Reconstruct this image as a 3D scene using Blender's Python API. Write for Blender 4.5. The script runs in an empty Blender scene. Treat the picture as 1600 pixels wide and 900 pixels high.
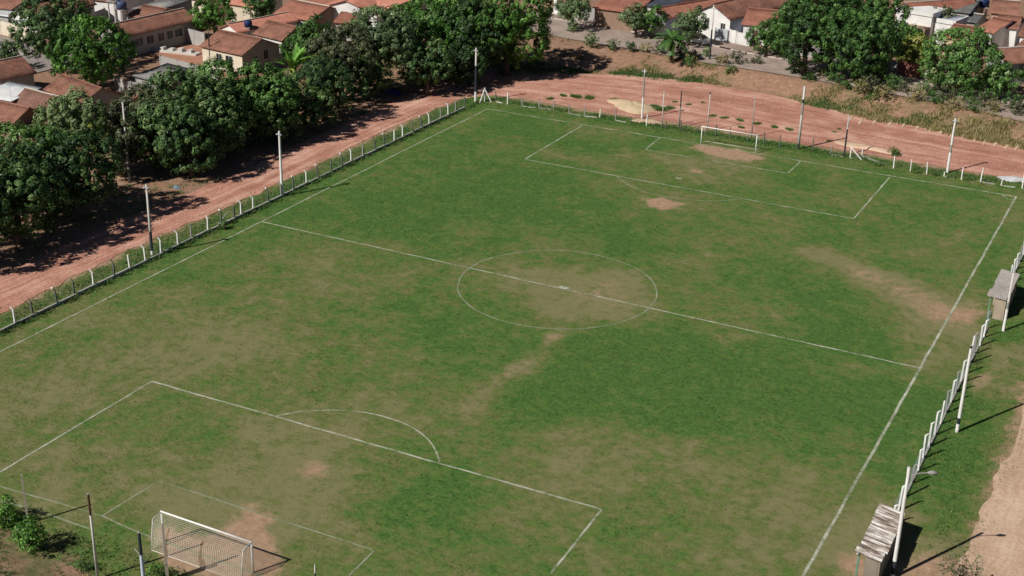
import bpy, math, random
import numpy as np
from mathutils import Vector, Matrix

sc = bpy.context.scene
rad = math.radians
random.seed(7)
RNG = np.random.default_rng(7)

# ------------------------------------------------------------------ camera
F_PX, PITCH, YAW, ROLL = 2164.578, 0.40677, -0.46878, 0.02377
CAM = np.array([84.733, -58.086, 51.493])
fw = np.array([math.sin(YAW)*math.cos(PITCH), math.cos(YAW)*math.cos(PITCH), -math.sin(PITCH)])
r0 = np.array([math.cos(YAW), -math.sin(YAW), 0.0])
u0 = np.cross(r0, fw)
CR = math.cos(ROLL)*r0 + math.sin(ROLL)*u0
CU = -math.sin(ROLL)*r0 + math.cos(ROLL)*u0
cd = bpy.data.cameras.new('camera')
cd.sensor_width = 36.0
cd.lens = F_PX/1600.0*36.0
cd.clip_start = 0.5
cd.clip_end = 6000
cam = bpy.data.objects.new('camera', cd)
sc.collection.objects.link(cam)
cam.matrix_world = Matrix(((CR[0], CU[0], -fw[0], CAM[0]), (CR[1], CU[1], -fw[1], CAM[1]),
                           (CR[2], CU[2], -fw[2], CAM[2]), (0, 0, 0, 1)))
sc.camera = cam

# ------------------------------------------------------------------ light
SUN_EL, SHADOW_AZ = 41.5, 63.0
w = bpy.data.worlds.new('World'); sc.world = w; w.use_nodes = True
nt = w.node_tree
bg = nt.nodes['Background']
sky = nt.nodes.new('ShaderNodeTexSky'); sky.sky_type = 'NISHITA'; sky.sun_disc = False
sky.sun_elevation = rad(SUN_EL); sky.altitude = 900; sky.air_density = .45; sky.dust_density = .2
sd = np.array([-math.cos(rad(SHADOW_AZ))*math.cos(rad(SUN_EL)), -math.sin(rad(SHADOW_AZ))*math.cos(rad(SUN_EL)), math.sin(rad(SUN_EL))])
sky.sun_rotation = math.atan2(sd[0], sd[1]) % (2*math.pi)
nt.links.new(sky.outputs[0], bg.inputs[0]); bg.inputs[1].default_value = 0.05
sl = bpy.data.lights.new('sun', 'SUN'); sl.energy = 4.9; sl.angle = rad(0.53); sl.color = (1.0, 0.955, 0.89)
so = bpy.data.objects.new('sun', sl); sc.collection.objects.link(so)
so.rotation_euler = Vector(sd).to_track_quat('Z', 'Y').to_euler()
so.location = (-100, -200, 200)
vs = sc.view_settings
vs.view_transform = 'Standard'; vs.look = 'None'; vs.gamma = 1.0; vs.use_curve_mapping = False
vs.exposure = 0.12

# ------------------------------------------------------------------ helpers
COL = sc.collection

def at(x, y, z=0.0):
    d = fw + CR*(x-800)/F_PX + CU*(450-y)/F_PX
    return CAM + d*((z-CAM[2])/d[2])

def height_of(x, y0, y1, z=0.0):
    b = at(x, y0, z); lo, hi = 0.0, 60.0
    for _ in range(40):
        m = (lo+hi)/2
        d = b + np.array([0, 0, m]) - CAM
        if 450 - F_PX*(d@CU)/(d@fw) > y1: lo = m
        else: hi = m
    return lo

def smooth(a, b, x):
    t = np.clip((x-a)/(b-a), 0, 1)
    return t*t*(3-2*t)

_tabs = {}
def vnoise(x, y, seed=0):
    if seed not in _tabs: _tabs[seed] = np.random.default_rng(1000+seed).random((256, 256))
    T = _tabs[seed]
    xi = np.floor(x).astype(int); yi = np.floor(y).astype(int)
    fx = x-xi; fy = y-yi
    fx = fx*fx*(3-2*fx); fy = fy*fy*(3-2*fy)
    a = T[xi & 255, yi & 255]; b = T[(xi+1) & 255, yi & 255]
    c = T[xi & 255, (yi+1) & 255]; d = T[(xi+1) & 255, (yi+1) & 255]
    return (a*(1-fx)+b*fx)*(1-fy)+(c*(1-fx)+d*fx)*fy

def fbm(x, y, s, seed=0, octv=4):
    x = np.asarray(x, float); y = np.asarray(y, float)
    o = 0; a = 0.5; t = 0
    for k in range(octv):
        o = o + a*vnoise(x/s*(2**k)+13.7*k, y/s*(2**k)+7.1*k, seed+k); t += a; a *= .55
    return o/t

def np_mesh(name, V, F):
    me = bpy.data.meshes.new(name)
    V = np.ascontiguousarray(V, np.float32); F = np.ascontiguousarray(F, np.int32)
    n, k = F.shape
    me.vertices.add(len(V)); me.vertices.foreach_set('co', V.ravel())
    me.loops.add(n*k); me.loops.foreach_set('vertex_index', F.ravel())
    me.polygons.add(n); me.polygons.foreach_set('loop_start', np.arange(0, n*k, k, dtype=np.int32))
    me.update(calc_edges=True)
    return me

def attr_f(me, name, vals):
    a = me.attributes.new(name, 'FLOAT', 'POINT')
    a.data.foreach_set('value', np.ascontiguousarray(vals, np.float32))

def attr_c(me, name, vals):
    a = me.attributes.new(name, 'FLOAT_COLOR', 'POINT')
    v = np.ones((len(vals), 4), np.float32); v[:, :3] = vals
    a.data.foreach_set('color', v.ravel())

def link(o, parent=None):
    COL.objects.link(o)
    if parent is not None: o.parent = parent
    return o

def tag(o, label=None, cat=None, group=None, kind=None):
    if label: o['label'] = label
    if cat: o['category'] = cat
    if group: o['group'] = group
    if kind: o['kind'] = kind
    return o

def empty(name, loc=(0, 0, 0), rz=0.0):
    o = bpy.data.objects.new(name, None); o.empty_display_size = .3
    COL.objects.link(o); o.location = loc; o.rotation_euler = (0, 0, rz)
    return o

def copy_tree(o, parent=None):
    c = o.copy(); COL.objects.link(c); c.parent = parent
    for ch in list(o.children): copy_tree(ch, c)
    return c

class MB:
    def __init__(s): s.v = []; s.f = []
    def quad(s, *p):
        n = len(s.v); s.v += [tuple(q) for q in p]; s.f.append(tuple(range(n, n+len(p)))); return s
    def box(s, x0, x1, y0, y1, z0, z1):
        n = len(s.v)
        s.v += [(x0,y0,z0),(x1,y0,z0),(x1,y1,z0),(x0,y1,z0),(x0,y0,z1),(x1,y0,z1),(x1,y1,z1),(x0,y1,z1)]
        for q in ((0,3,2,1),(4,5,6,7),(0,1,5,4),(1,2,6,5),(2,3,7,6),(3,0,4,7)): s.f.append(tuple(n+i for i in q))
        return s
    def bevbox(s, x0, x1, y0, y1, z0, z1, b=.03):
        n = len(s.v)
        for z, i in ((z0, 0), (z1-b, 0), (z1, b)):
            s.v += [(x0+i,y0+i,z),(x1-i,y0+i,z),(x1-i,y1-i,z),(x0+i,y1-i,z)]
        s.f.append((n+3,n+2,n+1,n)); s.f.append((n+8,n+9,n+10,n+11))
        for k in (0, 4):
            for i in range(4): s.f.append((n+k+i, n+k+(i+1)%4, n+k+4+(i+1)%4, n+k+4+i))
        return s
    def tube(s, pts, rs, n=8, cap=True):
        pts = [Vector(p) for p in pts]
        if not hasattr(rs, '__len__'): rs = [rs]*len(pts)
        base = len(s.v)
        for i, p in enumerate(pts):
            d = (pts[min(i+1, len(pts)-1)]-pts[max(i-1, 0)]).normalized()
            a = d.orthogonal() if abs(d.z) < .99 else Vector((1, 0, 0))
            a = (a - d*a.dot(d)).normalized(); b = d.cross(a)
            for k in range(n):
                t = 2*math.pi*k/n
                s.v.append(tuple(p + (a*math.cos(t)+b*math.sin(t))*rs[i]))
        for i in range(len(pts)-1):
            for k in range(n):
                q = base+i*n
                s.f.append((q+k, q+(k+1) % n, q+n+(k+1) % n, q+n+k))
        if cap:
            s.f.append(tuple(base+n-1-k for k in range(n)))
            s.f.append(tuple(base+(len(pts)-1)*n+k for k in range(n)))
        return s
    def mesh(s, name):
        me = bpy.data.meshes.new(name); me.from_pydata(s.v, [], s.f); me.update(); return me
    def build(s, name, mat, parent=None, smooth=False):
        me = s.mesh(name)
        if mat: me.materials.append(mat)
        if smooth: me.polygons.foreach_set('use_smooth', [True]*len(me.polygons))
        return link(bpy.data.objects.new(name, me), parent)

def obj(name, me, mat, parent=None):
    if mat and len(me.materials) == 0: me.materials.append(mat)
    return link(bpy.data.objects.new(name, me), parent)

# ------------------------------------------------------------------ materials
class NT:
    def __init__(s, name):
        s.m = bpy.data.materials.new(name); s.m.use_nodes = True
        s.t = s.m.node_tree; s.bsdf = s.t.nodes['Principled BSDF']; s.out = s.t.nodes['Material Output']
        s.bsdf.inputs['Specular IOR Level'].default_value = .25
    def n(s, typ, **k):
        x = s.t.nodes.new(typ)
        for a, b in k.items(): setattr(x, a, b)
        return x
    def l(s, a, b): s.t.links.new(a, b)
    def pos(s, world=True):
        if world: return s.n('ShaderNodeNewGeometry').outputs['Position']
        return s.n('ShaderNodeTexCoord').outputs['Object']
    def mapping(s, vec, scale=(1, 1, 1), rot=(0, 0, 0)):
        x = s.n('ShaderNodeMapping'); s.l(vec, x.inputs[0]); x.inputs['Scale'].default_value = scale; x.inputs['Rotation'].default_value = rot
        return x.outputs[0]
    def noise(s, vec, scale, detail=4, rough=.6):
        x = s.n('ShaderNodeTexNoise'); s.l(vec, x.inputs['Vector']); x.inputs['Scale'].default_value = scale
        x.inputs['Detail'].default_value = detail; x.inputs['Roughness'].default_value = rough
        return x.outputs['Fac']
    def ramp(s, fac, stops):
        x = s.n('ShaderNodeValToRGB'); s.l(fac, x.inputs[0]); e = x.color_ramp.elements
        while len(e) < len(stops): e.new(.5)
        for i, (p, c) in enumerate(stops):
            e[i].position = p; e[i].color = (c[0], c[1], c[2], 1) if hasattr(c, '__len__') else (c, c, c, 1)
        return x.outputs[0]
    def math(s, op, a, b=None, c=None, clamp=False):
        x = s.n('ShaderNodeMath', operation=op); x.use_clamp = clamp
        for i, v in enumerate((a, b, c)):
            if v is None: continue
            if isinstance(v, (int, float)): x.inputs[i].default_value = v
            else: s.l(v, x.inputs[i])
        return x.outputs[0]
    def mix(s, fac, a, b, mode='MIX'):
        x = s.n('ShaderNodeMix', data_type='RGBA', blend_type=mode)
        for i, v in ((0, fac), (6, a), (7, b)):
            if isinstance(v, (int, float)): x.inputs[i].default_value = v
            elif isinstance(v, tuple): x.inputs[i].default_value = (v[0], v[1], v[2], 1)
            else: s.l(v, x.inputs[i])
        return x.outputs[2]
    def bump(s, h, strength=.5, dist=.05):
        x = s.n('ShaderNodeBump'); x.inputs['Strength'].default_value = strength; x.inputs['Distance'].default_value = dist
        s.l(h, x.inputs['Height']); s.l(x.outputs[0], s.bsdf.inputs['Normal'])
    def col(s, c, rough=.9):
        if isinstance(c, tuple): s.bsdf.inputs['Base Color'].default_value = (c[0], c[1], c[2], 1)
        else: s.l(c, s.bsdf.inputs['Base Color'])
        s.bsdf.inputs['Roughness'].default_value = rough
        return s.m
    def attr(s, name, out='Fac'):
        x = s.n('ShaderNodeAttribute'); x.attribute_name = name; return x.outputs[out]

def plain(name, c1, c2=None, scale=4.0, rough=.85, bump=.0, world=True, metal=0):
    m = NT(name); p = m.pos(world)
    c2 = c2 or tuple(x*.75 for x in c1)
    nz = m.noise(p, scale, 6, .65)
    c = m.ramp(nz, [(.3, c2), (.68, c1)])
    big = m.noise(p, scale*.23, 3, .5)
    c = m.mix(m.ramp(big, [(.35, 0.0), (.75, .35)]), c, tuple(x*.7 for x in c2))
    if bump: m.bump(nz, bump, .03)
    m.bsdf.inputs['Metallic'].default_value = metal
    return m.col(c, rough)

def leafmat(name, stops, transl=.12, rough=.5):
    m = NT(name)
    t = m.attr('tint')
    oi = m.n('ShaderNodeObjectInfo').outputs['Random']
    t2 = m.math('ADD', t, m.math('MULTIPLY_ADD', oi, .30, -.15), clamp=True)
    c = m.ramp(t2, stops)
    m.col(c, rough)
    tr = m.n('ShaderNodeBsdfTranslucent'); 
    cc = m.mix(1.0, c, (1.1, 1.25, .5), 'MULTIPLY'); m.l(cc, tr.inputs[0])
    mx = m.n('ShaderNodeMixShader'); mx.inputs[0].default_value = transl
    m.l(m.bsdf.outputs[0], mx.inputs[1]); m.l(tr.outputs[0], mx.inputs[2]); m.l(mx.outputs[0], m.out.inputs[0])
    return m.m

def grass_color(m):
    """turf colour from the wear maps (cov: bare, dry, paint) with fine noise"""
    p = m.pos()
    a = m.attr('cov', 'Color')
    sep = m.n('ShaderNodeSeparateColor'); m.l(a, sep.inputs[0])
    bare, dry, paint = sep.outputs[0], sep.outputs[1], sep.outputs[2]
    n1 = m.noise(p, .9, 5, .65); n2 = m.noise(p, 5.0, 4, .7); n3 = m.noise(p, .16, 3, .55)
    d = m.math('ADD', dry, m.math('MULTIPLY_ADD', n1, 2.0, -1.0))
    d = m.math('ADD', d, m.math('MULTIPLY_ADD', m.noise(p, .36, 5, .65), 1.5, -.75))
    d = m.math('ADD', d, m.math('MULTIPLY_ADD', n2, .4, -.2), clamp=True)
    c = m.ramp(d, [(.05, (.058, .140, .022)), (.30, (.094, .160, .031)), (.60, (.136, .152, .045)), (.95, (.192, .180, .080))])
    cl = m.noise(m.mapping(p, (1.0, 1.5, 1.0), (0, 0, .5)), 1.5, 6, .78)
    c = m.mix(m.math('MULTIPLY', m.ramp(cl, [(.36, .80), (.54, .0)]), m.math('MULTIPLY_ADD', d, -.75, 1.0)), c, (.026, .066, .014))
    c = m.mix(m.ramp(m.noise(p, 3.3, 3, .6), [(.5, .0), (.68, .5)]), c, (.165, .185, .065))
    b = m.math('ADD', bare, m.math('MULTIPLY_ADD', n1, .95, -.47))
    b = m.math('ADD', b, m.math('MULTIPLY_ADD', n2, .8, -.4))
    bf = m.ramp(b, [(.40, 0.0), (.80, 1.0)])
    soil = m.ramp(m.noise(p, 1.7, 5, .6), [(.3, (.27, .175, .108)), (.7, (.41, .275, .178))])
    c = m.mix(bf, c, soil)
    return c, n2, paint, p

m = NT('turf'); c, n2, paint, p = grass_color(m)
m.col(c, .95); m.bump(m.math('ADD', n2, m.noise(p, 22, 3, .6)), .7, .05); MT_TURF = m.m
m = NT('turf_blade'); c, n2, paint, p = grass_color(m)
c = m.mix(m.math('MULTIPLY', paint, .5), c, (.6, .6, .55))
c = m.mix(m.math('MULTIPLY_ADD', m.attr('tint'), .5, 0.0), c, (.12, .15, .035), 'MIX')
m.col(c, .8); MT_BLADE = m.m

def lime_mat():
    m = NT('lime_paint'); p = m.pos()
    n = m.math('MULTIPLY_ADD', m.noise(p, 3.2, 5, .75), .6, 0.0)
    n = m.math('ADD', n, m.math('MULTIPLY', m.noise(p, .45, 3, .6), .55))
    f = m.ramp(n, [(.46, 0.05), (.68, .85)])
    c = m.mix(f, (.12, .145, .06), (.50, .51, .42))
    return m.col(c, .95)
MT_LIME = lime_mat(); MT_LIME_WORN = lime_mat()
MT_LIME_WORN.node_tree.nodes['Color Ramp'].color_ramp.elements[1].color = (.42, .42, .42, 1)

def dirt_mat(name, cA, cB, cC, stretch=True):
    m = NT(name); p = m.pos()
    if stretch:
        uv = m.n('ShaderNodeUVMap').outputs[0]
        s1 = m.noise(m.mapping(uv, (.055, 1.0, 1)), 1.0, 6, .7)
        s2 = m.noise(m.mapping(uv, (.012, .42, 1)), 1.0, 3, .5)
    else:
        s1 = m.noise(p, .5, 5, .6); s2 = m.noise(p, .12, 3, .5)
    n = m.noise(p, .25, 5, .65); nf = m.noise(p, 3.5, 5, .7)
    v = m.math('ADD', m.math('MULTIPLY', s1, .42), m.math('MULTIPLY', s2, .24))
    v = m.math('ADD', v, m.math('MULTIPLY', n, .36))
    v = m.math('ADD', v, m.math('MULTIPLY_ADD', nf, .34, -.17))
    c = m.ramp(v, [(.38, cA), (.5, cB), (.62, cC)])
    m.bump(m.math('ADD', m.math('MULTIPLY', nf, .5), m.math('MULTIPLY', s1, 1.0)), .8, .10)
    return m.col(c, .95)
MT_TRACK = dirt_mat('red_dirt', (.27, .120, .080), (.42, .205, .145), (.60, .37, .285))
MT_PATH = dirt_mat('pale_dirt', (.34, .225, .15), (.47, .325, .225), (.60, .44, .325))

def ground_mat():
    m = NT('earth'); p = m.pos()
    n = m.noise(p, .22, 6, .65); n2 = m.noise(p, 1.6, 5, .7); n3 = m.noise(p, .07, 3, .5)
    soil = m.ramp(n2, [(.25, (.16, .09, .058)), (.7, (.34, .205, .132))])
    veg = m.ramp(n2, [(.25, (.06, .075, .028)), (.7, (.20, .165, .075))])
    v = m.attr('veg')
    f = m.math('ADD', v, m.math('MULTIPLY_ADD', n, 1.3, -.65))
    c = m.mix(m.ramp(f, [(.38, 0.0), (.6, 1.0)]), soil, veg)
    m.bump(m.math('ADD', n2, n), .8, .15)
    return m.col(c, .97)
MT_GROUND = ground_mat()
def asphalt():
    m = NT('asphalt'); p = m.pos()
    n = m.noise(p, .35, 5, .65); f = m.noise(p, 9, 4, .7)
    c = m.ramp(m.math('ADD', m.math('MULTIPLY', n, .75), m.math('MULTIPLY', f, .25)), [(.3, (.20, .155, .13)), (.5, (.31, .245, .205)), (.72, (.44, .335, .275))])
    m.bump(f, .4, .02); return m.col(c, .9)
MT_STREET = asphalt()
MT_PAVE = plain('pavement_concrete', (.36, .27, .22), (.24, .175, .14), 1.2, .95, .3)
MT_KERB = plain('kerb_concrete', (.56, .49, .42), (.40, .34, .29), 2.0, .9)
MT_CONC = plain('concrete', (.42, .40, .37), (.30, .28, .26), 2.5, .9, .2)
MT_CONC_L = plain('pale_concrete', (.60, .57, .52), (.45, .42, .38), 2.5, .9, .2)
MT_WHITE = plain('white_paint', (.80, .79, .76), (.66, .64, .60), 2.2, .8)
MT_DARKP = plain('dark_paint', (.035, .045, .055), (.02, .024, .03), 3, .7)
MT_DARKPOST = plain('mossy_post', (.14, .15, .13), (.07, .08, .065), 5, .9)
MT_GREYPOST = plain('grey_post', (.36, .35, .32), (.22, .21, .19), 5, .9)
MT_WOOD = plain('weathered_wood', (.50, .44, .35), (.33, .28, .22), 6, .9, .3, False)
MT_RUST = plain('rusty_iron', (.11, .045, .03), (.06, .028, .02), 6, .9)
MT_STEEL = plain('steel', (.45, .46, .47), (.35, .36, .37), 5, .45, 0, True, .7)
MT_LAMP = plain('lamp_glass', (.5, .51, .52), (.42, .43, .44), 5, .25)
MT_WIRE = plain('wire', (.20, .25, .28), (.14, .18, .20), 3, .5, 0, True, .4)
MT_NET = plain('net_cord', (.74, .71, .58), (.62, .59, .47), 4, .9)
MT_BARK = plain('bark', (.16, .115, .08), (.08, .055, .04), 3, .95, .5)
MT_GLASS = plain('window_dark', (.03, .035, .04), (.02, .022, .025), 2, .15)
MT_FRAME = plain('window_frame', (.55, .53, .50), (.45, .43, .40), 4, .7)
MT_SAND = plain('sand', (.60, .47, .30), (.47, .35, .225), .8, .97, .5)
MT_SAND2 = plain('pale_soil', (.60, .44, .31), (.50, .34, .235), .8, .97, .5)
MT_RUBBLE = plain('rubble', (.62, .62, .62), (.42, .42, .44), 1.2, .95, .6)
MT_TARP = plain('blue_tarp', (.02, .035, .16), (.015, .02, .09), 2, .5)
MT_PALETARP = plain('pale_blue_sheet', (.14, .20, .27), (.09, .14, .2), 2, .6)
MT_REDWALL = plain('red_brown_wall', (.30, .12, .085), (.20, .08, .06), 2, .9)
MT_DOOR = plain('door_wood', (.10, .06, .04), (.07, .04, .03), 3, .7)
MT_GATE = plain('grey_gate', (.50, .52, .54), (.40, .42, .44), 2, .6)
MT_TANK = plain('blue_tank', (.02, .035, .12), (.015, .028, .08), 2, .4)

def roofmat(name, a, b, c, tile=True):
    m = NT(name); p = m.pos(False)
    n = m.noise(p, .55, 5, .7); f = m.noise(p, 5.5, 3, .7)
    vo = m.n('ShaderNodeTexVoronoi'); m.l(m.mapping(p, (3.2, 3.2, 3.2)), vo.inputs['Vector'])
    sp = m.n('ShaderNodeSeparateColor'); m.l(vo.outputs['Color'], sp.inputs[0])
    v = m.math('ADD', m.math('MULTIPLY', n, .62), m.math('MULTIPLY', sp.outputs[0], .30))
    v = m.math('ADD', v, m.math('MULTIPLY', f, .2))
    oi = m.n('ShaderNodeObjectInfo').outputs['Random']
    v = m.math('ADD', v, m.math('MULTIPLY_ADD', oi, .12, -.06))
    col = m.ramp(v, [(.36, a), (.54, b), (.68, c)])
    m.bump(m.math('ADD', f, sp.outputs[0]), .6, .05)
    return m.col(col, .9)
MR_OLD = roofmat('aged_clay_tiles', (.085, .042, .032), (.215, .098, .066), (.33, .165, .115))
MR_RED = roofmat('red_clay_tiles', (.17, .066, .045), (.29, .118, .08), (.38, .175, .12))
MR_BROWN = roofmat('brown_clay_tiles', (.075, .045, .037), (.17, .09, .066), (.26, .145, .105))
MR_PINK = roofmat('pale_red_tiles', (.32, .125, .085), (.46, .19, .13), (.54, .25, .18))
MR_GREY = roofmat('grey_cement_sheets', (.06, .064, .064), (.12, .125, .12), (.19, .19, .18))
MR_DARK = roofmat('dark_blue_sheets', (.022, .027, .04), (.04, .05, .07), (.07, .08, .10))
MR_WHITE = roofmat('white_metal_sheets', (.50, .53, .55), (.62, .65, .67), (.74, .76, .77))
def streaked():
    m = NT('weathered_asbestos'); p = m.pos(False)
    a = m.noise(m.mapping(p, (.35, 5.2, .4)), 1.0, 5, .8); b = m.noise(p, 1.1, 4, .6)
    c = m.ramp(m.math('ADD', m.math('MULTIPLY', a, .8), m.math('MULTIPLY', b, .2)), [(.40, (.08, .058, .045)), (.47, (.22, .175, .14)), (.53, (.42, .385, .345)), (.60, (.72, .71, .69))])
    m.bump(a, .5, .03); return m.col(c, .9)
MR_ZINC = streaked()
MR_ZINC2 = roofmat('dusty_asbestos', (.22, .20, .185), (.29, .265, .245), (.36, .33, .31))
def wallmat(name, c): return plain(name, c, tuple(x*.78 for x in c), .9, .92, .15)
MW_WHITE = wallmat('white_render', (.76, .75, .72)); MW_CREAM = wallmat('cream_render', (.70, .62, .48))
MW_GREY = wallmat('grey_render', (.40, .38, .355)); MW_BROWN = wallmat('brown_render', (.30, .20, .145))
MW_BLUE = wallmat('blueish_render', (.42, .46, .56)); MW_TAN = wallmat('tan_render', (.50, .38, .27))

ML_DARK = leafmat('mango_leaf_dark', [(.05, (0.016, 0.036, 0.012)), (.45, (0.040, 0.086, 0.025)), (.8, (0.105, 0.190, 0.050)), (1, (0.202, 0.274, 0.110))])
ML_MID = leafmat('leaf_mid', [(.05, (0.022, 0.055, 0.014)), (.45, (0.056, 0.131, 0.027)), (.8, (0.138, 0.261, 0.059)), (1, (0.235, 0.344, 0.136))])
ML_BRIGHT = leafmat('leaf_bright', [(.05, (0.028, 0.077, 0.011)), (.45, (0.071, 0.178, 0.025)), (.8, (0.166, 0.340, 0.058)), (1, (0.251, 0.412, 0.144))])
ML_PALE = leafmat('leaf_pale', [(.05, (0.044, 0.074, 0.030)), (.45, (0.109, 0.167, 0.068)), (.8, (0.225, 0.316, 0.134)), (1, (0.339, 0.402, 0.233))])
ML_OLIVE = leafmat('leaf_olive', [(.05, (0.027, 0.034, 0.017)), (.45, (0.066, 0.082, 0.037)), (.8, (0.153, 0.173, 0.080)), (1, (0.241, 0.241, 0.139))])
ML_YELLOW = leafmat('leaf_yellow', [(.05, (0.078, 0.104, 0.019)), (.45, (0.169, 0.208, 0.033)), (.8, (0.260, 0.286, 0.052)), (1, (0.338, 0.325, 0.104))])
ML_LIME = leafmat('leaf_lime', [(.05, (.09, .14, .05)), (.45, (.15, .215, .085)), (.8, (.21, .28, .12)), (1, (.27, .32, .17))])
ML_DRY = leafmat('dry_grass', [(.05, (0.115, 0.115, 0.040)), (.45, (0.230, 0.201, 0.081)), (.8, (0.356, 0.299, 0.144)), (1, (0.460, 0.380, 0.207))], .15, .8)
ML_WEED = leafmat('weed_leaf', [(.05, (0.035, 0.077, 0.020)), (.45, (0.070, 0.147, 0.034)), (.8, (0.133, 0.210, 0.056)), (1, (0.224, 0.238, 0.098))], .15, .7)

# ------------------------------------------------------------------ terrain
BX = [-200, -30, -18, -7, 1.7, 10, 19, 30, 39, 49, 57.5, 65, 110, 300]
BB = [150, 136, 128, 122, 125, 128, 129.5, 128.3, 126.6, 124.0, 123.0, 121.5, 108, 60]
BT = [156, 144, 140, 136.6, 135.6, 135.0, 133.4, 132.9, 131.9, 130.3, 128.8, 126.0, 113, 65]
ZS = 1.7
def yb(x): return np.interp(x, BX, BB)
def yt(x): return np.interp(x, BX, BT)
def H(x, y):
    x = np.asarray(x, float); y = np.asarray(y, float)
    t = smooth(0, 1, (y-yb(x))/(yt(x)-yb(x)))
    h = ZS*smooth(-36, -13, x)*t
    bank = 4*t*(1-t)
    h = h + bank*(fbm(x, y, 3.0, 3)-.5)*1.1
    near = smooth(-5, -10, y)*smooth(50, 30, x)      # rough rising edge behind the near goal
    h = h + near*(.25+.7*fbm(x, y, 4.0, 9))
    return h
def Hs(x, y): return float(H(np.array([x]), np.array([y]))[0])

xs = np.arange(-140, 121, 1.0); ys = np.arange(-40, 281, 1.0)
X, Y = np.meshgrid(xs, ys, indexing='ij')
Z = H(X, Y)
Z = Z + (fbm(X, Y, 5, 21)-.5)*.12*smooth(yb(X), yb(X)+2, Y)
inpitch = (X > -12) & (X < 86) & (Y > -4) & (Y < yb(X)-.5)
Z = np.where(inpitch, -.06, Z)
V = np.stack([X, Y, Z], -1).reshape(-1, 3)
nx, ny = X.shape
I = np.arange(nx*ny).reshape(nx, ny)
Fq = np.stack([I[:-1, :-1], I[1:, :-1], I[1:, 1:], I[:-1, 1:]], -1).reshape(-1, 4)
# skirt to the horizon
sk = 3500.0
ring_in = [I[0, 0], I[-1, 0], I[-1, -1], I[0, -1]]
nv = len(V)
outer = np.array([[-sk, -sk, 0], [sk, -sk, 0], [sk, sk, 0], [-sk, sk, 0]])
edges = [list(I[:, 0]), list(I[-1, :]), list(I[::-1, -1]), list(I[0, ::-1])]
V2 = np.vstack([V, outer])
me = bpy.data.meshes.new('ground')
tri = []
for k in range(4):
    e = edges[k]
    mid = len(e)//2
    a, b = nv+k, nv+(k+1) % 4
    for i in range(len(e)-1):
        tri.append((int(e[i+1]), int(e[i]), a if i < mid else b))
    tri.append((int(e[mid]), a, b))
me.from_pydata(V2.tolist(), [], Fq.tolist()+tri); me.update()
vx, vy = V2[:, 0], V2[:, 1]
veg = .22 + .0*vx
tb = (vy-yb(vx))/(yt(vx)-yb(vx))
onbank = (tb > -.15) & (tb < 1.1) & (vx > -20)
veg = np.where(onbank, .42 - .30*np.exp(-((vx-29)/5)**2) - .2*np.exp(-((vx-2)/6)**2), veg)
veg = np.where((vy < 0) & (vx > 40), .6, veg); veg = np.where((vy < 0) & (vx <= 40), .52, veg)
veg = np.where((vx > 82), .55, veg)
veg = np.where((vx < -9) & (vy < 110), .12, veg)
attr_f(me, 'veg', veg)
me.polygons.foreach_set('use_smooth', [True]*len(me.polygons))
tag(obj('ground', me, MT_GROUND), kind='structure')

def ribbon(name, A, B, nv, mat, zf, step=.6, jit=.45, seed=0, rough=.0):
    """sheet between polylines A and B, both edges ragged, uv in metres"""
    A = np.array(A, float); B = np.array(B, float)
    def resample(P, n):
        d = np.r_[0, np.cumsum(np.hypot(*np.diff(P, axis=0).T))]
        t = np.linspace(0, d[-1], n)
        return np.stack([np.interp(t, d, P[:, 0]), np.interp(t, d, P[:, 1])], -1), d[-1]
    _, la = resample(A, 2); _, lb = resample(B, 2)
    n = int(max(la, lb)/step)+2
    a, _ = resample(A, n); b, _ = resample(B, n)
    for _ in range(6):
        a[1:-1] = (a[:-2]+2*a[1:-1]+a[2:])/4; b[1:-1] = (b[:-2]+2*b[1:-1]+b[2:])/4
    nrm = b-a; nrm /= np.linalg.norm(nrm, axis=1)[:, None]
    u = np.linspace(0, max(la, lb), n)
    a = a+nrm*((fbm(u, u*0, 2.5, seed, 5)-.5)*jit*2)[:, None]
    b = b+nrm*((fbm(u, u*0+9, 2.5, seed+5, 5)-.5)*jit*2)[:, None]
    t = np.linspace(0, 1, nv)
    P = a[:, None, :]*(1-t[None, :, None])+b[:, None, :]*t[None, :, None]
    z = zf(P[..., 0], P[..., 1])
    if rough: z = z + (fbm(P[..., 0], P[..., 1], 1.6, seed+11)-.35)*rough*(np.sin(np.pi*t)[None, :]**.5)
    V = np.concatenate([P, z[..., None]], -1).reshape(-1, 3)
    I = np.arange(n*nv).reshape(n, nv)
    F = np.stack([I[:-1, :-1], I[:-1, 1:], I[1:, 1:], I[1:, :-1]], -1).reshape(-1, 4)
    me = np_mesh(name, V, F)
    uvl = me.uv_layers.new(name='UVMap')
    wd = np.linalg.norm(b-a, axis=1)
    UV = np.stack([np.repeat(u[:, None], nv, 1), t[None, :]*np.mean(wd)+0*u[:, None]], -1).reshape(-1, 2)
    uvl.data.foreach_set('uv', UV[F.ravel()].astype(np.float32).ravel())
    me.polygons.foreach_set('use_smooth', [True]*len(me.polygons))
    # make sure it faces up
    if me.polygons[0].normal.z < 0: me.flip_normals()
    return tag(obj(name, me, mat), kind='structure')

# ------------------------------------------------------------------ playing field
FW, FL = 68.21, 100.73
MIDX, HALF = FW/2, FL/2+.5
gx = np.arange(-7.5, 79.01, .4); gy = np.arange(-6, 108.6, .4)
PX, PY = np.meshgrid(gx, gy, indexing='ij')
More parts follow.
